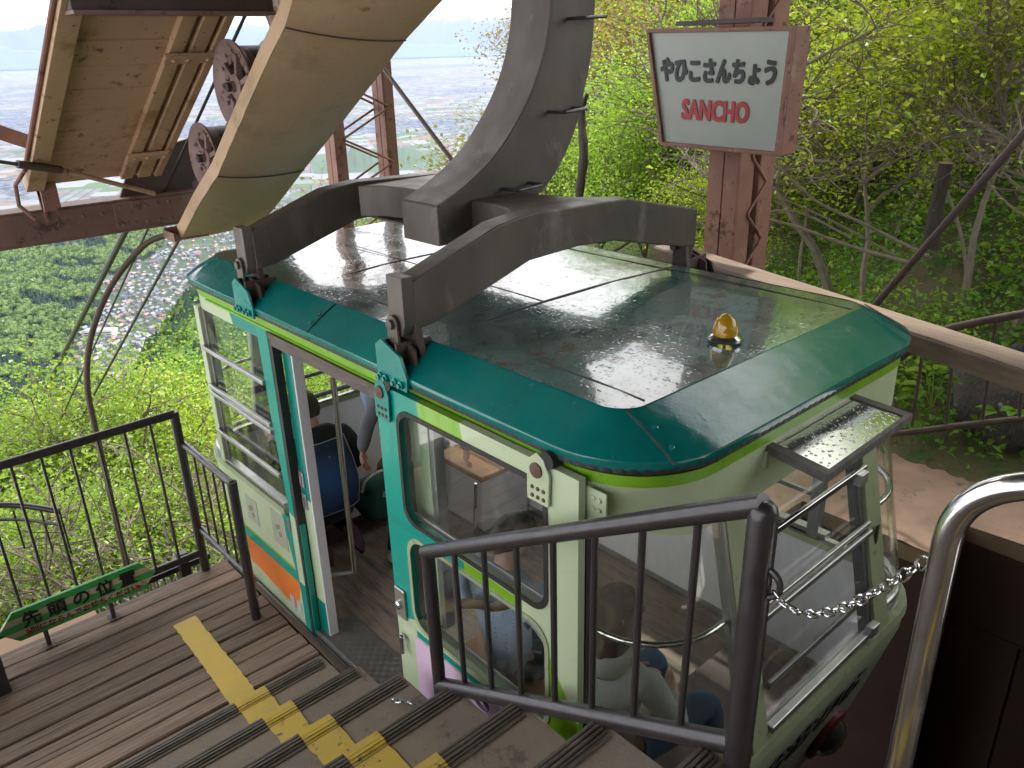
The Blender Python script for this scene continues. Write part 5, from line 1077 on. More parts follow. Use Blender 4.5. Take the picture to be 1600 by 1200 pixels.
rr_ = spl(stp, 6); mb.grid([[q+V(0,-.006,.024), q+V(0,-.010,0), q+V(0,-.006,-.024)] for q in rr_], True); o = mb.build('strap', M('brown_leather', (.09,.06,.04), rough=.5), man); so = o.modifiers.new('thick','SOLIDIFY'); so.thickness = .005
# seated girl with long hair
girl = person('seated person with long brown hair, light grey hooded top and blue jeans', dict(
    pelvis=V(-1.56,1.84,.46), chest=V(-1.57,1.84,.80), neck=V(-1.58,1.87,.96), head=V(-1.585,1.90,1.075), face=(.35,1,-.45),
    shL=V(-1.74,1.84,.86), elL=V(-1.80,1.92,.64), wrL=V(-1.66,2.08,.60), shR=V(-1.42,1.86,.86), elR=V(-1.33,1.95,.64), wrR=V(-1.47,2.10,.62),
    hipL=V(-1.66,1.92,.46), knL=V(-1.72,2.30,.52), anL=V(-1.66,2.30,.20), toeL=V(-1.66,2.42,.16), hipR=V(-1.48,1.92,.46), knR=V(-1.40,2.26,.52), anR=V(-1.36,2.27,.20), toeR=V(-1.30,2.42,.165),
    handL=((.6,.5,0),(0,.3,1)), handR=((-.6,.4,0),(0,.3,1))),
    dict(top=F('light_grey_hoodie', (.36,.36,.36)), bottom=F('blue_denim', (.035,.08,.17)), shoes=F('taupe_shoe', (.15,.10,.075)), sole=SOLEW, leg=.82, hair=M('brown_hair', (.045,.022,.014), (.09,.045,.026), 14, .38, bmp=.5, bscale=70, stretch=(5,5,.6))), .92, 'long')
mb = MB(); mb.grid([[V(-1.58,1.86,.93)+V(math.cos(a)*(.075+.035*math.sin(PI*j/6)), math.sin(a)*(.07+.03*math.sin(PI*j/6))-.03*j/6, -.015+.05*math.cos(PI*j/6)-.02*math.cos(a)*0 + .03*math.sin(a)) for a in [2*PI*k/24 for k in range(24)]] for j in range(7)], True, True); mb.build('hood', MATS['light_grey_hoodie'], girl)

# ---------------------------------------------------------------- terrain
def pol(bear, s):      # point at bearing (degrees right of the view) and horizontal distance
    a = R(bear); d = FH*math.cos(a) + RH*math.sin(a); return d.x*s, d.y*s
def hill_z(x, y):
    z = -.15 + .52*(y-5.6)
    if x < -3: z += .62*(x+3)
    z = np.minimum(z, 3.2 + .10*(y-12)) if not np.isscalar(z) else min(z, 3.2+.10*(y-12)); return z
def fbm(x, y, sc, seed=0, o=4):
    r = np.random.default_rng(seed); v = np.zeros_like(np.asarray(x, float)); a = 1; f = 1/sc
    for i in range(o):
        for j in range(3):
            th, ph = r.uniform(0, 2*PI, 2); v = v + a*np.sin((x*math.cos(th)+y*math.sin(th))*f*r.uniform(.8,1.6)*2 + ph)/3
        a *= .5; f *= 2.05
    return v
# near hillside behind the car
gx = np.concatenate([np.arange(-60, -12, 2.0), np.arange(-12, 9, .5), np.arange(9, 40, 3)]); gy = np.concatenate([np.arange(5.4, 16, .45), np.arange(16, 70, 2.5)])
X, Y = np.meshgrid(gx, gy); Z = -.15+.52*(Y-5.6) + .62*np.minimum(0, X+3); Z = np.minimum(Z, 3.2+.10*(Y-12)); Z += fbm(X, Y, 3.0, 4)*.16*np.clip((Y-5.6)/1.5, .15, 1.5)
ny_, nx_ = X.shape; I = np.arange(ny_*nx_).reshape(ny_, nx_); Fq = np.stack([I[:-1,:-1], I[:-1,1:], I[1:,1:], I[1:,:-1]], -1).reshape(-1, 4)
SOIL = M('leaf_litter_soil', (.13,.10,.06), (.085,.12,.03), 1.6, .95, bmp=1.0, bscale=14, bdist=.05, spots=[((.22,.17,.12), 9, .6, .68), ((.05,.10,.02), 4, .52, .6), ((.035,.025,.02), 15, .62, .68)])
tag(link('hillside', np_mesh('hillside', np.stack([X.ravel(), Y.ravel(), Z.ravel()], 1), Fq, SOIL, True)), kind='structure')
def hz(x, y):
    z = -.15+.52*(y-5.6) + .62*min(0, x+3); z = min(z, 3.2+.10*(y-12)); return float(z + fbm(np.array([x]), np.array([y]), 3.0, 4)[0]*.16*min(max((y-5.6)/1.5,.15),1.5))

# ---- leaves and trees
def leafquads(C, size, up=.35, jit=.45, seed=0):
    """one small bent leaf (2 quads sharing a midrib) at each centre"""
    r = np.random.default_rng(seed); n = len(C); d = r.normal(size=(n,3)); d[:,2] = d[:,2]*.5; d /= np.linalg.norm(d, axis=1, keepdims=True)
    nrm = r.normal(size=(n,3))*.55 + np.array([0,0,1.0]); w = np.cross(d, nrm); w /= np.linalg.norm(w, axis=1, keepdims=True); nn = np.cross(w, d)
    L_ = size*r.uniform(1-jit, 1+jit, (n,1)); Wd = L_*r.uniform(.26,.40,(n,1))
    a = C; tip = C + d*L_ - nn*L_*.12; m = C + d*L_*.5; l = m + w*Wd + nn*Wd*.25; rr2 = m - w*Wd + nn*Wd*.25
    Vv = np.stack([a, l, tip, rr2], 1).reshape(-1, 3); Ff = np.arange(4*n).reshape(n, 4); return Vv, Ff
def branches(seed, H=4., spread=.6, levels=4, r0=.05, lean=(0,0), gnarl=.25, nb=(3,5), bare=0):
    r = random.Random(seed); segs = []; tips = []
    def grow(p, d, ln, rad, lv):
        n_ = 5; pts = [(p, rad)]; q = p.copy()
        for i in range(n_):
            d = (d + Vector((r.gauss(0,gnarl), r.gauss(0,gnarl), r.gauss(0,gnarl*.6) + (.05 if lv else 0)))*.5).normalized(); q = q + d*ln/n_; pts.append((q.copy(), rad*(1-.11*(i+1))))
            if lv < levels and i >= (1 if lv else 2):
                for _ in range(r.randint(*nb) if i == n_-1 else r.randint(0, 2)):
                    side = Vector((r.gauss(0,1), r.gauss(0,1), r.gauss(0,.35)+.15)).normalized(); nd = (d*(1-spread) + side*spread).normalized()
                    grow(q.copy(), nd, ln*r.uniform(.5,.78), rad*r.uniform(.42,.6), lv+1)
            if lv >= levels-1: tips.append((q.copy(), lv))
        segs.append(pts)
    grow(Vector((0,0,0)), Vector((lean[0], lean[1], 1)).normalized(), H*.42, r0, 0); return segs, tips
def tree_meshes(seed, H, leaf, nleaf, lmat, bmat=BARK, clump=.16, **k):
    segs, tips = branches(seed, H, **k); mb = MB()
    for pts in segs:
        if pts[0][1] > .0045*H/4: mb.tube([q for q, _ in pts], [max(w, .0016) for _, w in pts], 6 if pts[0][1] > .02 else 4, caps=False)
    tm = mb.mesh('trunk', bmat); r = np.random.default_rng(seed)
    if nleaf: 
        T = np.array([tuple(q) for q, _ in tips]); idx = r.integers(0, len(T), nleaf); C = T[idx] + r.normal(size=(nleaf,3))*clump*np.array([1,1,.55]); Vv, Ff = leafquads(C, leaf, seed=seed); cm = np_mesh('crown', Vv, Ff, lmat)
    else: cm = None
    return tm, cm
def put(name, label, cat, meshes, x, y, z, s=1, rz=0, group=None, tilt=0):
    t = thing(name, label, cat, (x, y, z), group); t.scale = (s, s, s); t.rotation_euler = (tilt, 0, rz)
    for nm, me in zip(('trunk','crown'), meshes):
        if me is not None: o = bpy.data.objects.new(nm, me); COL.objects.link(o); o.parent = t
    return t
def at_px(px, s):       # x,y on the vertical plane through image column px (at the horizon) at horizontal distance s
    r = ray(px, 600); a = math.atan2(r.dot(RH), r.dot(FH)); return pol(math.degrees(a), s)
VAR = {}
VAR['yel'] = [tree_meshes(21+i, 3.2, .042, 9000, LEAF_YEL, PALEBARK, .13, spread=.55, r0=.035, gnarl=.3) for i in range(3)]
VAR['lime'] = [tree_meshes(31+i, 5.5, .062, 26000, LEAF_LIME, BARK, .26, spread=.6, r0=.075, gnarl=.35) for i in range(4)]
VAR['green'] = [tree_meshes(41+i, 6, .075, 24000, LEAF_GREEN, BARK, .32, spread=.6, r0=.09, gnarl=.3) for i in range(2)]
VAR['rust'] = [tree_meshes(51+i, 6, .06, 20000, LEAF_RUST, PALEBARK, .24, spread=.62, r0=.07, gnarl=.35) for i in range(2)]
VAR['bare'] = [tree_meshes(61+i, 4, .05, 350, LEAF_LIME, PALEBARK, .1, spread=.6, r0=.05, gnarl=.5) for i in range(3)]
def place(kind, var, px, s, sc, label, rz=0, dz=0, name='tree', cat='tree', group=None):
    x, y = at_px(px, s); return put(name, label, cat, VAR[kind][var], x, y, hz(x, y)-.05+dz, sc, rz, group)
place('yel', 0, 1330, 8.0, 1.05, 'bright yellow-green leafy shrub right beside the station sign', 1.0, name='shrub', cat='shrub')
place('yel', 1, 1480, 8.2, 1.15, 'tall yellow-green shrub with thin upright stems behind the slanting pipe brace', 2.2, name='shrub', cat='shrub')
place('yel', 2, 1235, 9.5, .9, 'small yellow-green shrub low between the lattice post and the hillside', 3.0, name='shrub', cat='shrub')
place('yel', 1, 1400, 10.5, 1.2, 'yellow-green shrub half way up the slope behind the taller front shrubs', .3, name='shrub', cat='shrub')
place('bare', 0, 1290, 8.5, 1.15, 'bare grey branching shrub leaning left below the station sign', .4, name='shrub', cat='shrub')
place('bare', 1, 1130, 9.8, 1.2, 'bare spreading branches just left of the lattice post', 2.0, name='shrub', cat='shrub')
place('bare', 2, 1560, 7.6, .8, 'bare twiggy shrub low at the right edge of the slope', 4.0, name='shrub', cat='shrub')
for px, s, sc, v, rz, lab in ((1290,10.5,.95,0,5.0,'dense yellow-green shrub just right of the lower part of the sign'),(1360,9.4,.8,2,1.7,'yellow-green shrub low in the middle of the slope'),(1440,11.5,1.1,0,2.7,'yellow-green shrub below the fallen log'),(1530,10.8,1.0,2,.6,'yellow-green shrub right of the stump'),(1590,9.0,.9,1,3.9,'yellow-green shrub at the right edge above the pipe brace'),(1090,10.8,.8,0,4.6,'yellow-green shrub between the yoke beam end and the lattice post'),(1160,12,.9,2,.1,'yellow-green shrub right behind the lattice post')):
    place('yel', v, px, s, sc, lab, rz, name='shrub', cat='shrub')
for i, (px, s, k, v, sc, rz, lab) in enumerate([
    (905,15,'lime',0,.82,.2,'bright green tree filling the gap right of the curved arm'), (965,13,'lime',1,.80,1.2,'leafy light green tree between the curved arm and the sign'),
    (1050,14,'lime',2,.88,2.2,'light green tree directly behind the station sign'), (1010,17,'rust',0,1.15,.7,'bronze-leaved tree above and left of the station sign'),
    (930,19,'rust',1,1.1,2.9,'bronze-leaved tree close to the top of the curved arm'), (1180,13,'lime',3,.8,3.3,'light green tree behind the lattice post'),
    (1270,14,'lime',0,.92,4.1,'light green tree up the slope right of the sign box'), (1360,15,'green',0,.92,5.0,'darker green tree near the top of the slope right of the sign'),
    (1460,14,'lime',1,.95,.9,'light green tree on the upper slope behind the tall shrub'), (1560,15,'green',1,1.0,1.9,'dark leafed tree in the upper right corner of the slope'),
    (1640,12,'lime',2,1.0,2.8,'light green tree cut by the right edge of the picture'), (1110,20,'green',0,1.2,3.6,'darker green tree far behind the lattice post'),
    (1310,21,'lime',3,1.25,4.4,'pale green tree on the skyline right of the sign'), (1500,21,'lime',0,1.3,5.2,'pale green tree on the skyline at the upper right'),
    (1000,24,'green',1,1.25,.4,'dark green tree deep in the wood left of the sign'), (880,22,'lime',1,1.0,5.9,'light green tree lowest on the slope beside the curved arm'),
    (1220,25,'green',1,1.4,2.4,'tall dark green tree on the skyline behind the sign'), (1420,26,'green',0,1.5,3.4,'tall dark green tree on the skyline above the shrubs'), (1600,24,'lime',2,1.4,.1,'tall pale tree on the skyline at the right edge')]):
    place(k, v, px, s, sc, lab, rz)
for i, (px, s, sc, rz, lab) in enumerate([(1700,10,1.1,0,'light green tree beyond the right edge'),(1800,13,1.2,1,'second light green tree further beyond the right edge')]): place('lime', i, px, s, sc, lab, rz)
# trees seen left of the arm, growing up from below
def fixed(kind, v, p, sc, lab, rz=0, tilt=0, name='tree', cat='tree'): return put(name, lab, cat, VAR[kind][v], p[0], p[1], p[2], sc, rz, None, tilt)
VAR['sparse'] = [tree_meshes(71+i, 6, .10, 2600, LEAF_LIME if i else leafmat('olive_leaves', (.16,.19,.05), (.24,.24,.06)), BARK, .22, spread=.7, r0=.06, gnarl=.35) for i in range(2)]
VAR['feather'] = [tree_meshes(81, 5, .13, 2600, MATS['olive_leaves'], BARK, .16, spread=.8, r0=.05, gnarl=.25)]
for px, py, s, sc, v, k, lab, rz in ((775,215,14,.85,0,'sparse','thin olive tree with feathery sprays left of the curved arm',.5),(700,330,13,.66,0,'sparse','low olive tree top just left of the curved arm base',2.0),(600,345,14,.45,1,'sparse','small lime treetop beside the slim pink post',3.2),(760,420,16,.9,1,'sparse','lime treetop partly hidden by the curved arm',1.1)):
    r_ = ray(px, py); h = math.hypot(r_.x, r_.y); q = CAM + r_*(s/h); fixed(k, v, (q.x, q.y, q.z-3.6*sc), sc, lab, rz)
# dead trunk, stump, log, plants, rock
def trunk(name, label, cat, pts, rs, mat=BARK, n=12):
    pts = spl(pts, 6); k = len(pts); rs2 = [np.interp(i/(k-1), np.linspace(0,1,len(rs)), rs)*(1+.10*math.sin(i*1.9)) for i in range(k)]
    return tag(MB().tube(pts, [float(q_)*(.62 if name == 'branch' else .8) for q_ in rs2], n).build(name, mat), label, cat)
x, y = at_px(905, 10.5); z = CAM.z - 10.5*math.tan(R(9.6)); trunk('dead_trunk', 'dark broken tree trunk standing right of the curved arm', 'tree trunk', [V(x,y,z-.6), V(x-.02,y,z), V(x+.05,y,z+.5), V(x-.03,y+.04,z+1.0), V(x+.10,y,z+1.25)], [.085,.07,.075,.06,.02], M('dark_bark', (.07,.055,.045), (.035,.03,.025), 8, .9, bmp=1, bscale=24, bdist=.03, stretch=(3,3,.6)))
def ongr(px, py, s): r_ = ray(px, py); h = math.hypot(r_.x, r_.y); return CAM + r_*(s/h)
q = ongr(1478,255,7.6); st_ = thing('stump', 'sawn tree stump with a pale cut top behind the upright shrub stems', 'stump', tuple(q)); mb = MB(); mb.tube([q-V(0,0,.7), q-V(0.01,0,.3), q], [.075,.055,.05], 14, caps=False); mb.build('trunk', MATS['dark_bark'], st_); mb = MB(); mb.lathe([(.051,-.01),(.048,.0),(.001,.004)], q, (.1,-.2,1), 16); mb.build('cut_face', M('cut_wood', (.42,.33,.24), (.33,.25,.17), 12, .8), st_)
trunk('fallen_log', 'pale fallen log lying across the slope at the right', 'log', [ongr(1400,128,10.2), ongr(1450,98,9.8), ongr(1500,108,9.4), ongr(1550,118,9.4)], [.07,.10,.09,.05], PALEBARK)
trunk('fallen_log', 'long thin fallen branch running down the slope above the pipe brace', 'log', [ongr(1510,250,8.2), ongr(1560,215,8.2), ongr(1640,170,8.2)], [.045,.06,.06], PALEBARK)
for i, (ps, w_) in enumerate([([(1130,330),(1230,350),(1330,385),(1420,410)], .028), ([(1200,240),(1270,310),(1350,350),(1450,400)], .024), ([(1060,352),(1150,340),(1240,330),(1330,372)], .018), ([(1200,300),(1300,345),(1400,400)], .02), ([(1340,50),(1400,160),(1450,230),(1500,360),(1515,480)], .026), ([(1490,20),(1492,150),(1500,280),(1500,300)], .014)]):
    trunk('branch', ['long grey branch sweeping right from behind the lattice post, lowest one', 'grey branch rising from the slope to the lower corner of the sign', 'slender pale branch crossing behind the lattice post', 'short grey branch in the middle of the tangle right of the post', 'thick leaning stem curving up to the left through the yellow shrub', 'thin dark upright stem in front of the stump'][i], 'branch', [ongr(a, b, 7.2+.2*i) for a, b in ps], [w_, w_*.8, w_*.6][::(-1 if i < 4 else -1)], PALEBARK if i != 5 else BARK, 8)
q = ongr(1560,640,6.4); rk = MB(); rows = []
for i in range(14):
    th = PI*i/13; rows.append([V(q.x+.45*math.sin(th)*math.cos(a)*(1+.12*math.sin(3*a+i)), q.y+.35+.4*math.sin(th)*math.sin(a)*(1+.12*math.sin(4*a)), q.z-.05+.42*math.cos(th)+.04*math.sin(5*a+2*i)) for a in [2*PI*k/20 for k in range(20)]])
rk.grid(rows, True, True); tag(rk.build('rock', M('dark_lichen_rock', (.045,.04,.033), (.09,.085,.075), 14, .95, bmp=1, bscale=30, bdist=.03, spots=[((.30,.29,.26), 10, .62, .68)])), 'dark lichened rock behind the rusty railing at the right edge', 'rock')
# undergrowth
n = 60000; bx = rng.uniform(-14, 4, n); by = 5.9 + rng.gamma(1.6, 2.2, n); keep = by < 18; bx, by = bx[keep], by[keep]
den = fbm(bx, by, 1.3, 9, 3) > -.35; bx, by = bx[den], by[den]; bz = np.array([-.15+.52*(b-5.6)+.62*min(0, a+3) for a, b in zip(bx, by)]); bz = np.minimum(bz, 3.2+.1*(by-12)); bz += fbm(bx, by, 3.0, 4)*.16*np.clip((by-5.6)/1.5,.15,1.5)
C = np.stack([bx, by, bz+rng.uniform(.0,.28,len(bx))], 1)
Vv, Ff = leafquads(C, .062, seed=3); tag(link('undergrowth', np_mesh('undergrowth', Vv, Ff, LEAF_GREEN)), kind='stuff')
n = 46000; bx = rng.uniform(-12, 3, n); by = 6.1+rng.gamma(1.4, 1.8, n); bz = np.minimum(-.15+.52*(by-5.6)+.62*np.minimum(0,bx+3), 3.2+.1*(by-12))+fbm(bx, by, 3.0, 4)*.16*np.clip((by-5.6)/1.5,.15,1.5)
k_ = fbm(bx, by, .9, 21, 3) > .0; Vv, Ff = leafquads(np.stack([bx,by,bz+rng.uniform(.02,.45,n)],1)[k_], .052, seed=5); tag(link('bright_undergrowth', np_mesh('bright_undergrowth', Vv, Ff, LEAF_LIME)), kind='stuff')
# broad-leaved seedlings on the bank behind the ledge
def herb(px, py, s, seed, sc, label):
    r = random.Random(seed); q = onz(px, py, .02) if s is None else ongr(px, py, s); t = thing('plant', label, 'plant', tuple(q)); mb = MB(); lb = MB()
    for k in range(r.randint(4,6)):
        a = r.uniform(0, 6.28); tip = q + V(math.cos(a)*.07*sc, math.sin(a)*.07*sc, (.10+.12*r.random())*sc); mb.tube([q, q.lerp(tip,.5)+V(0,0,.02), tip], .003*sc, 5)
        for j in range(3):
            b = a + r.uniform(-1.3,1.3); d = V(math.cos(b), math.sin(b), r.uniform(-.1,.35)).normalized(); w_ = d.cross(V(0,0,1)).normalized(); ln = .085*sc*r.uniform(.7,1.2); rows = []
            for i in range(6):
                u = i/5; hw = ln*.36*math.sin(PI*(u*.92+.04))**.8; c = tip + d*ln*u + V(0,0,-.25*ln*u*u); rows.append([c-w_*hw+V(0,0,hw*.35), c, c+w_*hw+V(0,0,hw*.35)])
            lb.grid(rows, True)
    mb.build('stem', MATS['lime_leaves'], t); lb.build('leaves', LEAF_LIME if seed % 2 else LEAF_GREEN, t); return t
HP = [(1440,690,'just left of the polished handrail bend'),(1490,725,'in front of the bend of the polished handrail'),(1560,715,'at the back of the pink ledge near the right edge'),(1230,760,'behind the ledge seen through the end window'),(1300,745,'under the hinged plate behind the ledge'),(1270,730,'left of the window pillar on the bank'),
      (1420,600,'below the guard timber left of the first railing bar'),(1450,560,'between two railing bars under the timber'),(1500,610,'beside the rock behind the rusty railing'),(1455,640,'at the foot of the rusty railing'),(1540,560,'above the rock behind the railing'),(1190,745,'at the left back corner of the ledge'),(1570,680,'low in front of the dark rock'),(1415,650,'left end of the rusty railing foot')]
for i, (px, py, lab) in enumerate(HP): herb(px, py, 6.6+.35*(i % 3) + (1.0 if py < 640 else -.2), 100+i, 1.5, 'bright broad-leaved seedling '+lab)

# ---- shrubs below the deck, lower left
GL = M('slope_soil', (.10,.11,.035), (.16,.13,.06), .3, .95, spots=[((.20,.16,.10), .9, .55, .66)])
LOW = [(40,770,11,1.0,'lime',0,'lime green treetop at the lower left behind the arrow board'),(130,740,10,.95,'lime',1,'pale lime shrub behind the middle of the deck railing'),(215,720,12,1.0,'yel',0,'yellow-green treetop left of the corner post'),
       (285,700,11,1.3,'yel',1,'yellow-green treetop touching the corner post of the railing'),(100,860,8.5,.8,'lime',2,'bright lime shrub right above the green arrow board'),(10,850,9,.9,'lime',3,'lime shrub at the far left edge beside the deck'),
       (190,770,7.2,1.15,'bare',0,'tangle of bare grey branches behind the bent pipe'),(250,780,6.8,1.0,'bare',1,'pale gnarled bare branches right of the bent pipe'),(265,850,8,.75,'lime',0,'fresh green shrub at the corner of the deck'),
       (160,880,7.6,.7,'lime',1,'low green shrub peeping over the deck edge'),(310,640,16,1.2,'lime',2,'green tree beside the left end of the car'),(370,700,14,1.2,'lime',3,'green tree seen through the left end window of the car'),
       (480,640,15,1.1,'lime',0,'bright green tree seen through the open car door'),(420,620,22,1.6,'green',1,'darker green tree further down, seen through the car'),(560,600,18,1.2,'lime',1,'green tree behind the car seen through the end window'),(75,700,15,1.0,'bare',2,'greyish half-bare treetop on the left slope'),(180,690,15,1.0,'yel',2,'airy yellow-green treetop sticking up behind the railing')]
for px, py, s, sc, k, v, lab in LOW:
    q = ongr(px, py, s); h = {'lime':4.1,'yel':2.5,'bare':3.0,'green':4.5}[k]*sc; fixed(k, v, (q.x, q.y, q.z-h*.93), sc, lab, px*.7)
# ---- mountain side, valley, plain as one polar sheet
DB = [-75,-45,-37,-34,-31,-29,-27,-25,-22,-18,-10,0,12,40,75]
DD = [9, 30, 60, 120, 250, 400, 600, 800, 1100, 1500, 1800, 2100, 2600, 3100, 3800]
T = {}
T[-37] = [-6,-17,-33,-64,-130,-205,-290,-350,-425,-500,-540,-545,-520,-560,-595]
T[-34] = [-6,-17,-33,-64,-130,-205,-290,-350,-425,-505,-560,-560,-500,-530,-595]
T[-31] = [-6,-17,-32,-62,-125,-190,-275,-345,-420,-520,-594,-575,-520,-500,-595]
T[-29] = [-6,-16,-31,-58,-115,-170,-250,-330,-430,-560,-598,-590,-560,-505,-580]
T[-27] = [-6,-16,-29,-54,-104,-152,-222,-320,-450,-590,-598,-598,-590,-530,-560]
T[-25] = [-6,-16,-28,-50,-96,-138,-196,-310,-470,-598,-598,-598,-598,-570,-570]
T[-22] = [-6,-15,-26,-46,-84,-118,-168,-300,-480,-598,-598,-598,-598,-597,-590]
T[-18] = [-5,-14,-24,-42,-78,-112,-170,-310,-490,-598,-598,-598,-598,-598,-598]
T[-10] = [-5,-12,-20,-38,-76,-120,-200,-330,-500,-598,-598,-598,-598,-598,-598]
T[0] = [-3,-9,-16,-32,-70,-120,-220,-350,-520,-598,-598,-598,-598,-598,-598]
T[12] = [-2,-5,-10,-24,-60,-120,-240,-380,-540,-598,-598,-598,-598,-598,-598]
T[-45] = T[-37]; T[-75] = T[-37]; T[40] = [-2,-2,-5,-15,-50,-120,-240,-380,-540,-598,-598,-598,-598,-598,-598]; T[75] = T[40]
DT = np.array([T[b] for b in DB], float); DT[:11,1:6] *= np.array([1.08,1.16,1.20,1.17,1.08]); DT[:11,6] *= 1.03; LD = np.log(DD)
def tz(b, s):
    ls = np.log(np.clip(s, DD[0], DD[-1])); bi = np.clip(np.interp(b, DB, range(len(DB))), 0, len(DB)-1.001); i = bi.astype(int); f = bi-i; f = f*f*(3-2*f)
    li = np.clip(np.interp(ls, LD, range(len(DD))), 0, len(DD)-1.001); j = li.astype(int); g = li-j
    z = (DT[i,j]*(1-g)+DT[i,j+1]*g)*(1-f) + (DT[i+1,j]*(1-g)+DT[i+1,j+1]*g)*f
    a = np.radians(b); x = s*(FH.x*np.cos(a)+RH.x*np.sin(a)); y = s*(FH.y*np.cos(a)+RH.y*np.sin(a)); n_ = fbm(x, y, 260, 5, 4)
    amp = np.clip((z+598)/60, 0, 1)*np.clip(s/600, 0, 1)*18; return x, y, z + n_*amp
sd2 = np.exp(np.linspace(math.log(9), math.log(3800), 120)); bb = np.linspace(-75, 75, 200); Bm, Sm = np.meshgrid(bb, sd2); X, Y, Z = tz(Bm.ravel(), Sm.ravel())
def sheet(name, X, Y, Z, nr, nc, mat, kind='structure'):
    I = np.arange(nr*nc).reshape(nr, nc); Fq = np.stack([I[:-1,:-1], I[:-1,1:], I[1:,1:], I[1:,:-1]], -1).reshape(-1, 4); return tag(link(name, np_mesh(name, np.stack([X,Y,Z],1), Fq, mat, True)), kind=kind)
FORG = M('forest_floor', (.022,.045,.016), (.016,.034,.013), .02, .95, spots=[((.04,.07,.02), .012, .5, .6)])
sheet('mountain_slope', X, Y, Z, 120, 200, FORG)
# plain with flooded paddies; their pale grey paints in reflected sky
mt, t, p = newmat('rice_plain'); v = coord(t)
def vor(scale, feat='F1', stretch=(1,1,1), rot=0):
    a = t.nodes.new('ShaderNodeTexCoord'); m_ = t.nodes.new('ShaderNodeMapping'); m_.inputs['Scale'].default_value = stretch; m_.inputs['Rotation'].default_value = (0,0,rot); t.links.new(a.outputs['Object'], m_.inputs['Vector'])
    n_ = t.nodes.new('ShaderNodeTexVoronoi'); n_.feature = feat; n_.inputs['Scale'].default_value = scale; n_.distance = 'CHEBYCHEV'; n_.inputs['Randomness'].default_value = .55; t.links.new(m_.outputs['Vector'], n_.inputs['Vector']); return n_
def br(scale, rot, mort, c1, c2, cm):
    a = t.nodes.new('ShaderNodeTexCoord'); m_ = t.nodes.new('ShaderNodeMapping'); m_.inputs['Rotation'].default_value = (0,0,rot); t.links.new(a.outputs['Object'], m_.inputs['Vector'])
    n_ = t.nodes.new('ShaderNodeTexBrick'); n_.inputs['Scale'].default_value = scale; n_.inputs['Mortar Size'].default_value = mort; n_.inputs['Color1'].default_value = c4(c1); n_.inputs['Color2'].default_value = c4(c2); n_.inputs['Mortar'].default_value = c4(cm)
    n_.inputs['Brick Width'].default_value = .6; n_.inputs['Row Height'].default_value = .22; n_.offset = .3; t.links.new(m_.outputs['Vector'], n_.inputs['Vector']); return n_
b1 = br(.0045, .5, .016, (.125,.135,.15), (.07,.065,.06), (.028,.036,.024)); 
c = b1.outputs['Color']
vz = vor(.0075, 'F1', (1,1,1), .5); sepc = t.nodes.new('ShaderNodeSeparateColor'); t.links.new(vz.outputs['Color'], sepc.inputs[0])
c = mixc(t, ramp(t, sepc.outputs[0], .55, .58), c, (.15,.165,.185)); c = mixc(t, ramp(t, sepc.outputs[1], .80, .82), c, (.05,.09,.03)); c = mixc(t, ramp(t, sepc.outputs[2], .80, .82), c, (.13,.095,.07))
tn = noise(t, v, .00042, 6, .6); town = ramp(t, tn, .53, .57); tv = vor(.03); sc2 = t.nodes.new('ShaderNodeSeparateColor'); t.links.new(tv.outputs['Color'], sc2.inputs[0])
tc_ = mixc(t, ramp(t, sc2.outputs[0], .5, .52), (.025,.035,.05), (.10,.115,.14)); c = mixc(t, town, c, tc_)
c = mixc(t, ramp(t, noise(t, v, .0011, 6), .62, .66), c, (.035,.06,.03))
t.links.new(c, p.inputs['Base Color']); p.inputs['Roughness'].default_value = .8; p.inputs['Specular IOR Level'].default_value = .2
bb = np.linspace(-60, 60, 60); ss = np.concatenate([[900,1300,1700,2100,2600,3200], np.exp(np.linspace(math.log(4000), math.log(46000), 30))]); Bm, Sm = np.meshgrid(bb, ss); Bm, Sm = Bm.ravel(), Sm.ravel(); a = np.radians(Bm)
X = Sm*(FH.x*np.cos(a)+RH.x*np.sin(a)); Y = Sm*(FH.y*np.cos(a)+RH.y*np.sin(a)); Z = -603 + np.clip((Sm-5000)/38000, 0, 1)**1.5*440
sheet('plain', X, Y, Z, len(ss), 60, mt)
def pz(s): return -603 + min(max((s-5000)/38000,0),1)**1.5*440
# low hills on the plain and far mountain ranges
MTN = newmat('far_mountain'); 
def ridge(name, s, b0, b1, hfun, depth, mat, base, n=220):
    bs = np.linspace(b0, b1, n); rows = []; 
    for k, (ds, hf) in enumerate(((-depth, 0), (-depth*.5, .45), (-depth*.18, .85), (0, 1), (depth*.5, .5), (depth, 0))):
        a = np.radians(bs); sx = s+ds; h = np.array([hfun(b) for b in bs])*hf + (rng.normal(size=n)*.05*np.array([hfun(b) for b in bs]) if 0 < hf < 1 else 0)
        rows.append(np.stack([sx*(FH.x*np.cos(a)+RH.x*np.sin(a)), sx*(FH.y*np.cos(a)+RH.y*np.sin(a)), base+h], 1))
    A = np.concatenate(rows); return sheet(name, A[:,0], A[:,1], A[:,2], 6, n, mat)
def fb1(b, seed, f0=.3, o=6):
    r = np.random.default_rng(seed); return sum(math.sin(b*f0*2**k*r.uniform(.8,1.3)+r.uniform(0,6))*.55**k for k in range(o))
mt2, t, p = MTN; v = coord(t); g = t.nodes.new('ShaderNodeNewGeometry'); sp = t.nodes.new('ShaderNodeSeparateXYZ'); t.links.new(g.outputs['Position'], sp.inputs[0])
mm = t.nodes.new('ShaderNodeMath'); mm.operation = 'MULTIPLY_ADD'; t.links.new(noise(t, v, .0012, 8, .7), mm.inputs[0]); mm.inputs[1].default_value = 1500; t.links.new(sp.outputs['Z'], mm.inputs[2])
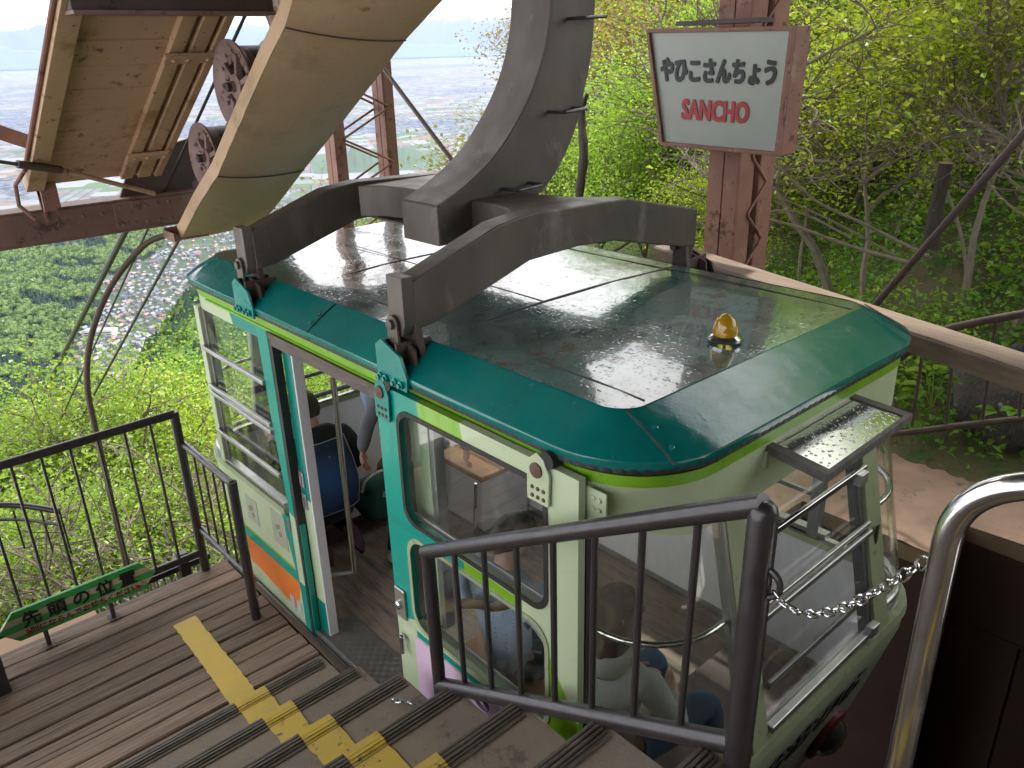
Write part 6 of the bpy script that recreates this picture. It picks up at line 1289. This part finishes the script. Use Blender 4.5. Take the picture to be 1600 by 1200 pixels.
mp2 = t.nodes.new('ShaderNodeMapRange'); mp2.inputs[1].default_value = 2050; mp2.inputs[2].default_value = 2300; t.links.new(mm.outputs[0], mp2.inputs[0]); t.links.new(mixc(t, mp2.outputs[0], (.030,.05,.09), (.85,.87,.9)), p.inputs['Base Color']); p.inputs['Roughness'].default_value = .9
HILLM = M('far_hill_forest', (.05,.09,.05), (.035,.065,.04), .002, .95)
ridge('far_mountains', 45000, -50, 40, lambda b: 1500 + 420*fb1(b, 3, .5) + 900*math.exp(-((b+27.6)/1.6)**2) + 700*math.exp(-((b+4.5)/3.5)**2), 6000, mt2, -180)
ridge('far_hills', 38500, -50, 40, lambda b: max(60, 560 + 150*fb1(b, 8, .6)), 2500, HILLM, -240)
ridge('near_wooded_ridge', 5100, -13.5, -4, lambda b: max(0, (75+22*fb1(b,2,2))*max(0, 1-((b+8.7)/4.5)**2)), 500, HILLM, -604, 90)

# ---- forest on the slopes: two masses of small trees
def inst(name, base_v, base_f, P_, sc, rz, mat, hs=None):
    n = len(P_); c, s = np.cos(rz), np.sin(rz); Vb = base_v[None]*sc[:,None,None]
    if hs is not None: Vb[:,:,2] *= hs[:,None]
    Xr = Vb[:,:,0]*c[:,None]-Vb[:,:,1]*s[:,None]; Yr = Vb[:,:,0]*s[:,None]+Vb[:,:,1]*c[:,None]
    Vv = np.stack([Xr, Yr, Vb[:,:,2]], -1) + P_[:,None]; Ff = base_f[None] + (np.arange(n)*len(base_v))[:,None,None]
    return tag(link(name, np_mesh(name, Vv.reshape(-1,3), Ff.reshape(-1, base_f.shape[1]), mat)), kind='stuff')
def cone_tree():
    Vs, Fs = [], []; n = 9; r = np.random.default_rng(1)
    for k in range(6):
        z0 = .12+.14*k; z1 = z0+.30 if k < 5 else 1.02; r0 = .30*(1-.80*k/6); o = len(Vs)
        for j in range(n):
            a = 2*PI*j/n + k*.4; q = r0*(1 if j % 2 else .72)*r.uniform(.85,1.1); Vs.append((q*math.cos(a), q*math.sin(a), z0+r.uniform(-.03,.03)))
        Vs.append((0,0,z1))
        for j in range(n): Fs.append((o+j, o+(j+1)%n, o+n))
    return np.array(Vs), np.array(Fs)
def puff_tree(seed=2, m=90):
    r = np.random.default_rng(seed); d = r.normal(size=(m,3)); d[:,2] = np.abs(d[:,2])*.9-.15; d /= np.linalg.norm(d, axis=1, keepdims=True)
    C = d*r.uniform(.36,.52,(m,1))*np.array([1,1,.85]) + np.array([0,0,.62]); Vs, Fs = [], []
    for i in range(m):
        nrm = d[i]+r.normal(size=3)*.35; nrm /= np.linalg.norm(nrm); u = np.cross(nrm, [0,0,1.]); u /= np.linalg.norm(u)+1e-6; w = np.cross(nrm, u); s_ = r.uniform(.09,.17); o = len(Vs)
        for (a_, b_) in ((-1,-.6),(.9,-1),(1.1,.7),(-.5,1)): Vs.append(C[i]+u*s_*a_+w*s_*b_)
        Fs += [(o,o+1,o+2),(o,o+2,o+3)]
    return np.array(Vs), np.array(Fs)
def scatter(n, b0, b1, s0, s1, seed, cond):
    r = np.random.default_rng(seed); b = r.uniform(b0, b1, n); s = np.exp(r.uniform(math.log(s0), math.log(s1), n)) if s1/s0 > 6 else np.sqrt(r.uniform(s0**2, s1**2, n)); x, y, z = tz(b, s); k = cond(b, s, x, y, z); return np.stack([x,y,z],1)[k], b[k], s[k]
CF = leafmat('conifer_foliage', (.012,.040,.018), (.026,.062,.024), .1); BF = leafmat('far_broadleaf_foliage', (.055,.115,.018), (.11,.17,.028), .25); BF2 = leafmat('far_green_foliage', (.03,.075,.016), (.055,.11,.022), .2)
patch = lambda x, y: fbm(x, y, 90, 31, 3)
ok = lambda z: z > -592
cv, cf = cone_tree(); pv, pf = puff_tree()
isl = lambda b, s: (s > 1750)       # far left hills: mostly light broadleaf
isr = lambda b, s: (b > -27.5) & (s < 900)
Pc, b_, s_ = scatter(24000, -42, -14, 230, 1900, 1, lambda b,s,x,y,z: ok(z) & np.where(isr(b,s), patch(x,y) > -.15, patch(x,y) > -.75)); h_ = rng.uniform(11,19,len(Pc)); inst('conifer_forest', cv, cf, Pc, h_, rng.uniform(0,6,len(Pc)), CF)
Pb, b_, s_ = scatter(15000, -42, -14, 300, 1900, 2, lambda b,s,x,y,z: ok(z) & np.where(isr(b,s), patch(x,y) <= -.05, patch(x,y) <= -.70)); inst('broadleaf_forest', pv, pf, Pb, rng.uniform(9,15,len(Pb)), rng.uniform(0,6,len(Pb)), BF)
Pb, b_, s_ = scatter(15000, -42, -17, 1750, 3700, 3, lambda b,s,x,y,z: (z > -588) & (patch(x,y) < .35)); inst('far_broadleaf_forest', pv, pf, Pb, rng.uniform(14,24,len(Pb)), rng.uniform(0,6,len(Pb)), leafmat('pale_far_foliage', (.085,.16,.03), (.15,.22,.04), .25))
Pb, b_, s_ = scatter(9000, -42, -17, 1750, 3700, 4, lambda b,s,x,y,z: (z > -588) & (patch(x,y) >= .25)); inst('far_conifer_forest', cv, cf, Pb, rng.uniform(18,26,len(Pb)), rng.uniform(0,6,len(Pb)), CF)
def clumps(nc, nl, sp, ls, seed):
    r = np.random.default_rng(seed); return leafquads((r.normal(size=(nc,1,3))*np.array([.26,.26,.17])+r.normal(size=(nc,nl,3))*sp).reshape(-1,3)+np.array([0,0,.6]), ls, seed=seed)
OLIVE = leafmat('grey_olive_twigs', (.17,.16,.08), (.24,.20,.12), .2)
for q_, (nm, mt_, nc, ls, lo, hi) in enumerate((('hillside_thicket', LEAF_LIME, 26, .055, -9, .1), ('yellow_thicket', LEAF_YEL, 22, .045, .1, .6), ('twiggy_thicket', OLIVE, 20, .045, .6, 9))):
    lv, lf = clumps(nc, 34, .07, ls, 8+q_); Pb, b_, s_ = scatter(1000, -60, 8, 16, 130, 6, lambda b,s,x,y,z: (b < -8) & (fbm(x, y, 7, 77, 3) > lo) & (fbm(x, y, 7, 77, 3) <= hi)); inst(nm, lv, lf, Pb-np.array([0,0,1.5]), rng.uniform(4,7.5,len(Pb)), rng.uniform(0,6,len(Pb)), mt_)
for q_, (nm, mt_, lo, hi) in enumerate((('slope_trees', BF, -.1, 9), ('slope_dark_trees', BF2, -9, -.1))):
    lv, lf = clumps(30, 34, .07, .055, 18+q_); Pb, b_, s_ = scatter(1500, -45, -8, 95, 330, 16, lambda b,s,x,y,z: (fbm(x, y, 30, 78, 3) > lo) & (fbm(x, y, 30, 78, 3) <= hi)); inst(nm, lv, lf, Pb-np.array([0,0,2.5]), rng.uniform(9,15,len(Pb)), rng.uniform(0,6,len(Pb)), mt_)

# ---- valley town
HR = [M('roof_tile_grey', (.10,.11,.13), rough=.6), M('roof_tile_dark', (.07,.075,.085), rough=.6), M('roof_blue', (.07,.12,.20), rough=.5), M('roof_brown', (.24,.15,.11), rough=.6), M('roof_pale', (.17,.18,.19), rough=.6), M('roof_rust', (.22,.10,.07), rough=.6)]
HWM = M('house_wall', (.22,.22,.22), rough=.8)
def house_mesh(rm, w=9, d=7, h=5.5, rh=2.6):
    me = bpy.data.meshes.new('house'); x, y = w/2, d/2; e = .6
    vs = [(-x,-y,0),(x,-y,0),(x,y,0),(-x,y,0),(-x,-y,h),(x,-y,h),(x,y,h),(-x,y,h),(-x,0,h+rh*.9),(x,0,h+rh*.9), (-x-e,-y-e,h-.3),(x+e,-y-e,h-.3),(x+e,y+e,h-.3),(-x-e,y+e,h-.3),(-x-e,0,h+rh),(x+e,0,h+rh)]
    fs = [(0,1,5,4),(1,2,6,5),(2,3,7,6),(3,0,4,7),(4,7,8),(5,9,6),(10,11,15,14),(13,14,15,12),(10,14,13),(11,12,15)]
    me.from_pydata(vs, [], fs); me.materials.append(HWM); me.materials.append(rm)
    for p_ in me.polygons[6:8]: p_.material_index = 1
    return me
HM = [house_mesh(r_) for r_ in HR]; r = random.Random(5); used = []; nm_ = ['grey','black','blue','brown','pale','rust-red']
cand = []
while len(cand) < 1700:
    b = r.uniform(-31.5, -15); s = r.uniform(1650, 3700); x, y, z = tz(np.array([b]), np.array([float(s)])); z = float(z[0])
    if z > -589: continue
    if r.random() > (.95 if s < 2900 else .45): continue
    x, y = float(x[0]), float(y[0])
    gxx, gyy = round(x/15), round(y/15)
    if (gxx, gyy) in used: continue
    used.append((gxx, gyy)); cand.append((s, gxx*15+r.uniform(-3,3), gyy*15+r.uniform(-3,3), z, r.randrange(10)))
cand.sort(); Vs, Fs = [], []; ci = [0,0,1,1,0,4,4,2,3,5]
for i, (s, x, y, z, c) in enumerate(cand):
    k = ci[c]; me = HM[k]; rz = .5 + r.choice((0,PI/2)) + r.uniform(-.15,.15); sc = r.uniform(.8,1.5)
    if i < 290:
        o = bpy.data.objects.new('house', me); COL.objects.link(o); o.location = (x, y, z); o.rotation_euler = (0,0,rz); o.scale = (sc,)*3
        tag(o, 'small valley town house with %s roof among the other houses down below' % nm_[k], 'house', 'houses of the valley town')
    else:
        cs, sn = math.cos(rz)*sc, math.sin(rz)*sc; off = sum(len(a) for a in Vs); vv = [(x+q.co.x*cs-q.co.y*sn, y+q.co.x*sn+q.co.y*cs, z+q.co.z*sc) for q in me.vertices]; Vs.append(vv)
        for pi, p_ in enumerate(me.polygons): Fs.append((tuple(q+off for q in p_.vertices), 0 if pi not in (6,7) else k+1))
me = bpy.data.meshes.new('far_houses'); me.from_pydata([q for a in Vs for q in a], [], [f for f, _ in Fs]); me.materials.append(HWM)
for r_ in HR: me.materials.append(r_)
me.polygons.foreach_set('material_index', [c for _, c in Fs]); tag(link('far_houses', me), kind='stuff')
q = onz(158, 530, -598); hb = thing('hotel', 'large white flat-roofed building at the near edge of the valley town', 'building', tuple(q)); wm = M('white_render', (.50,.50,.47), rough=.7)
u1 = Vector((math.cos(.9), math.sin(.9), 0)); u2 = Vector((-u1.y, u1.x, 0))
mb = MB(); mb.obox(q+V(0,0,12), u1, u2, (0,0,1), 34, 13, 12); mb.obox(q+u1*10+u2*24+V(0,0,8), u1, u2, (0,0,1), 18, 11, 8); mb.build('wall', wm, hb); mb = MB(); mb.obox(q+V(0,0,24.6), u1, u2, (0,0,1), 32.5, 11.5, .5); mb.build('roof', HR[4], hb)
for k in range(4):
    mb = MB(); mb.obox(q-u2*13.1+V(0,0,4+5.2*k), u1, u2, (0,0,1), 30, .3, 1.3); mb.build('window_band', HR[1], hb)
mb = MB()
ra = [onz(120,450,-597.2), onz(165,435,-597.2), onz(250,470,-597.2)]
tag(MB().bar(onz(95,640,-560)+V(0,0,-38.5), onz(130,480,-597.5), 9, .4).build('road', M('far_road', (.33,.32,.31), rough=.8)), kind='structure')
# reddish scree slope seen behind the car
# ---- haze
hzb = MB().box(-53000, 53000, -53000, 53000, -640, 2700).build('haze', newmat('haze_air')[0]); tag(hzb, kind='stuff')
ht = MATS['haze_air'].node_tree; ht.nodes.clear(); o = ht.nodes.new('ShaderNodeOutputMaterial'); pv_ = ht.nodes.new('ShaderNodeVolumePrincipled'); pv_.inputs['Color'].default_value = (.50,.62,1.0,1); pv_.inputs['Density'].default_value = .000018; pv_.inputs['Anisotropy'].default_value = .2
ht.links.new(pv_.outputs[0], o.inputs['Volume'])
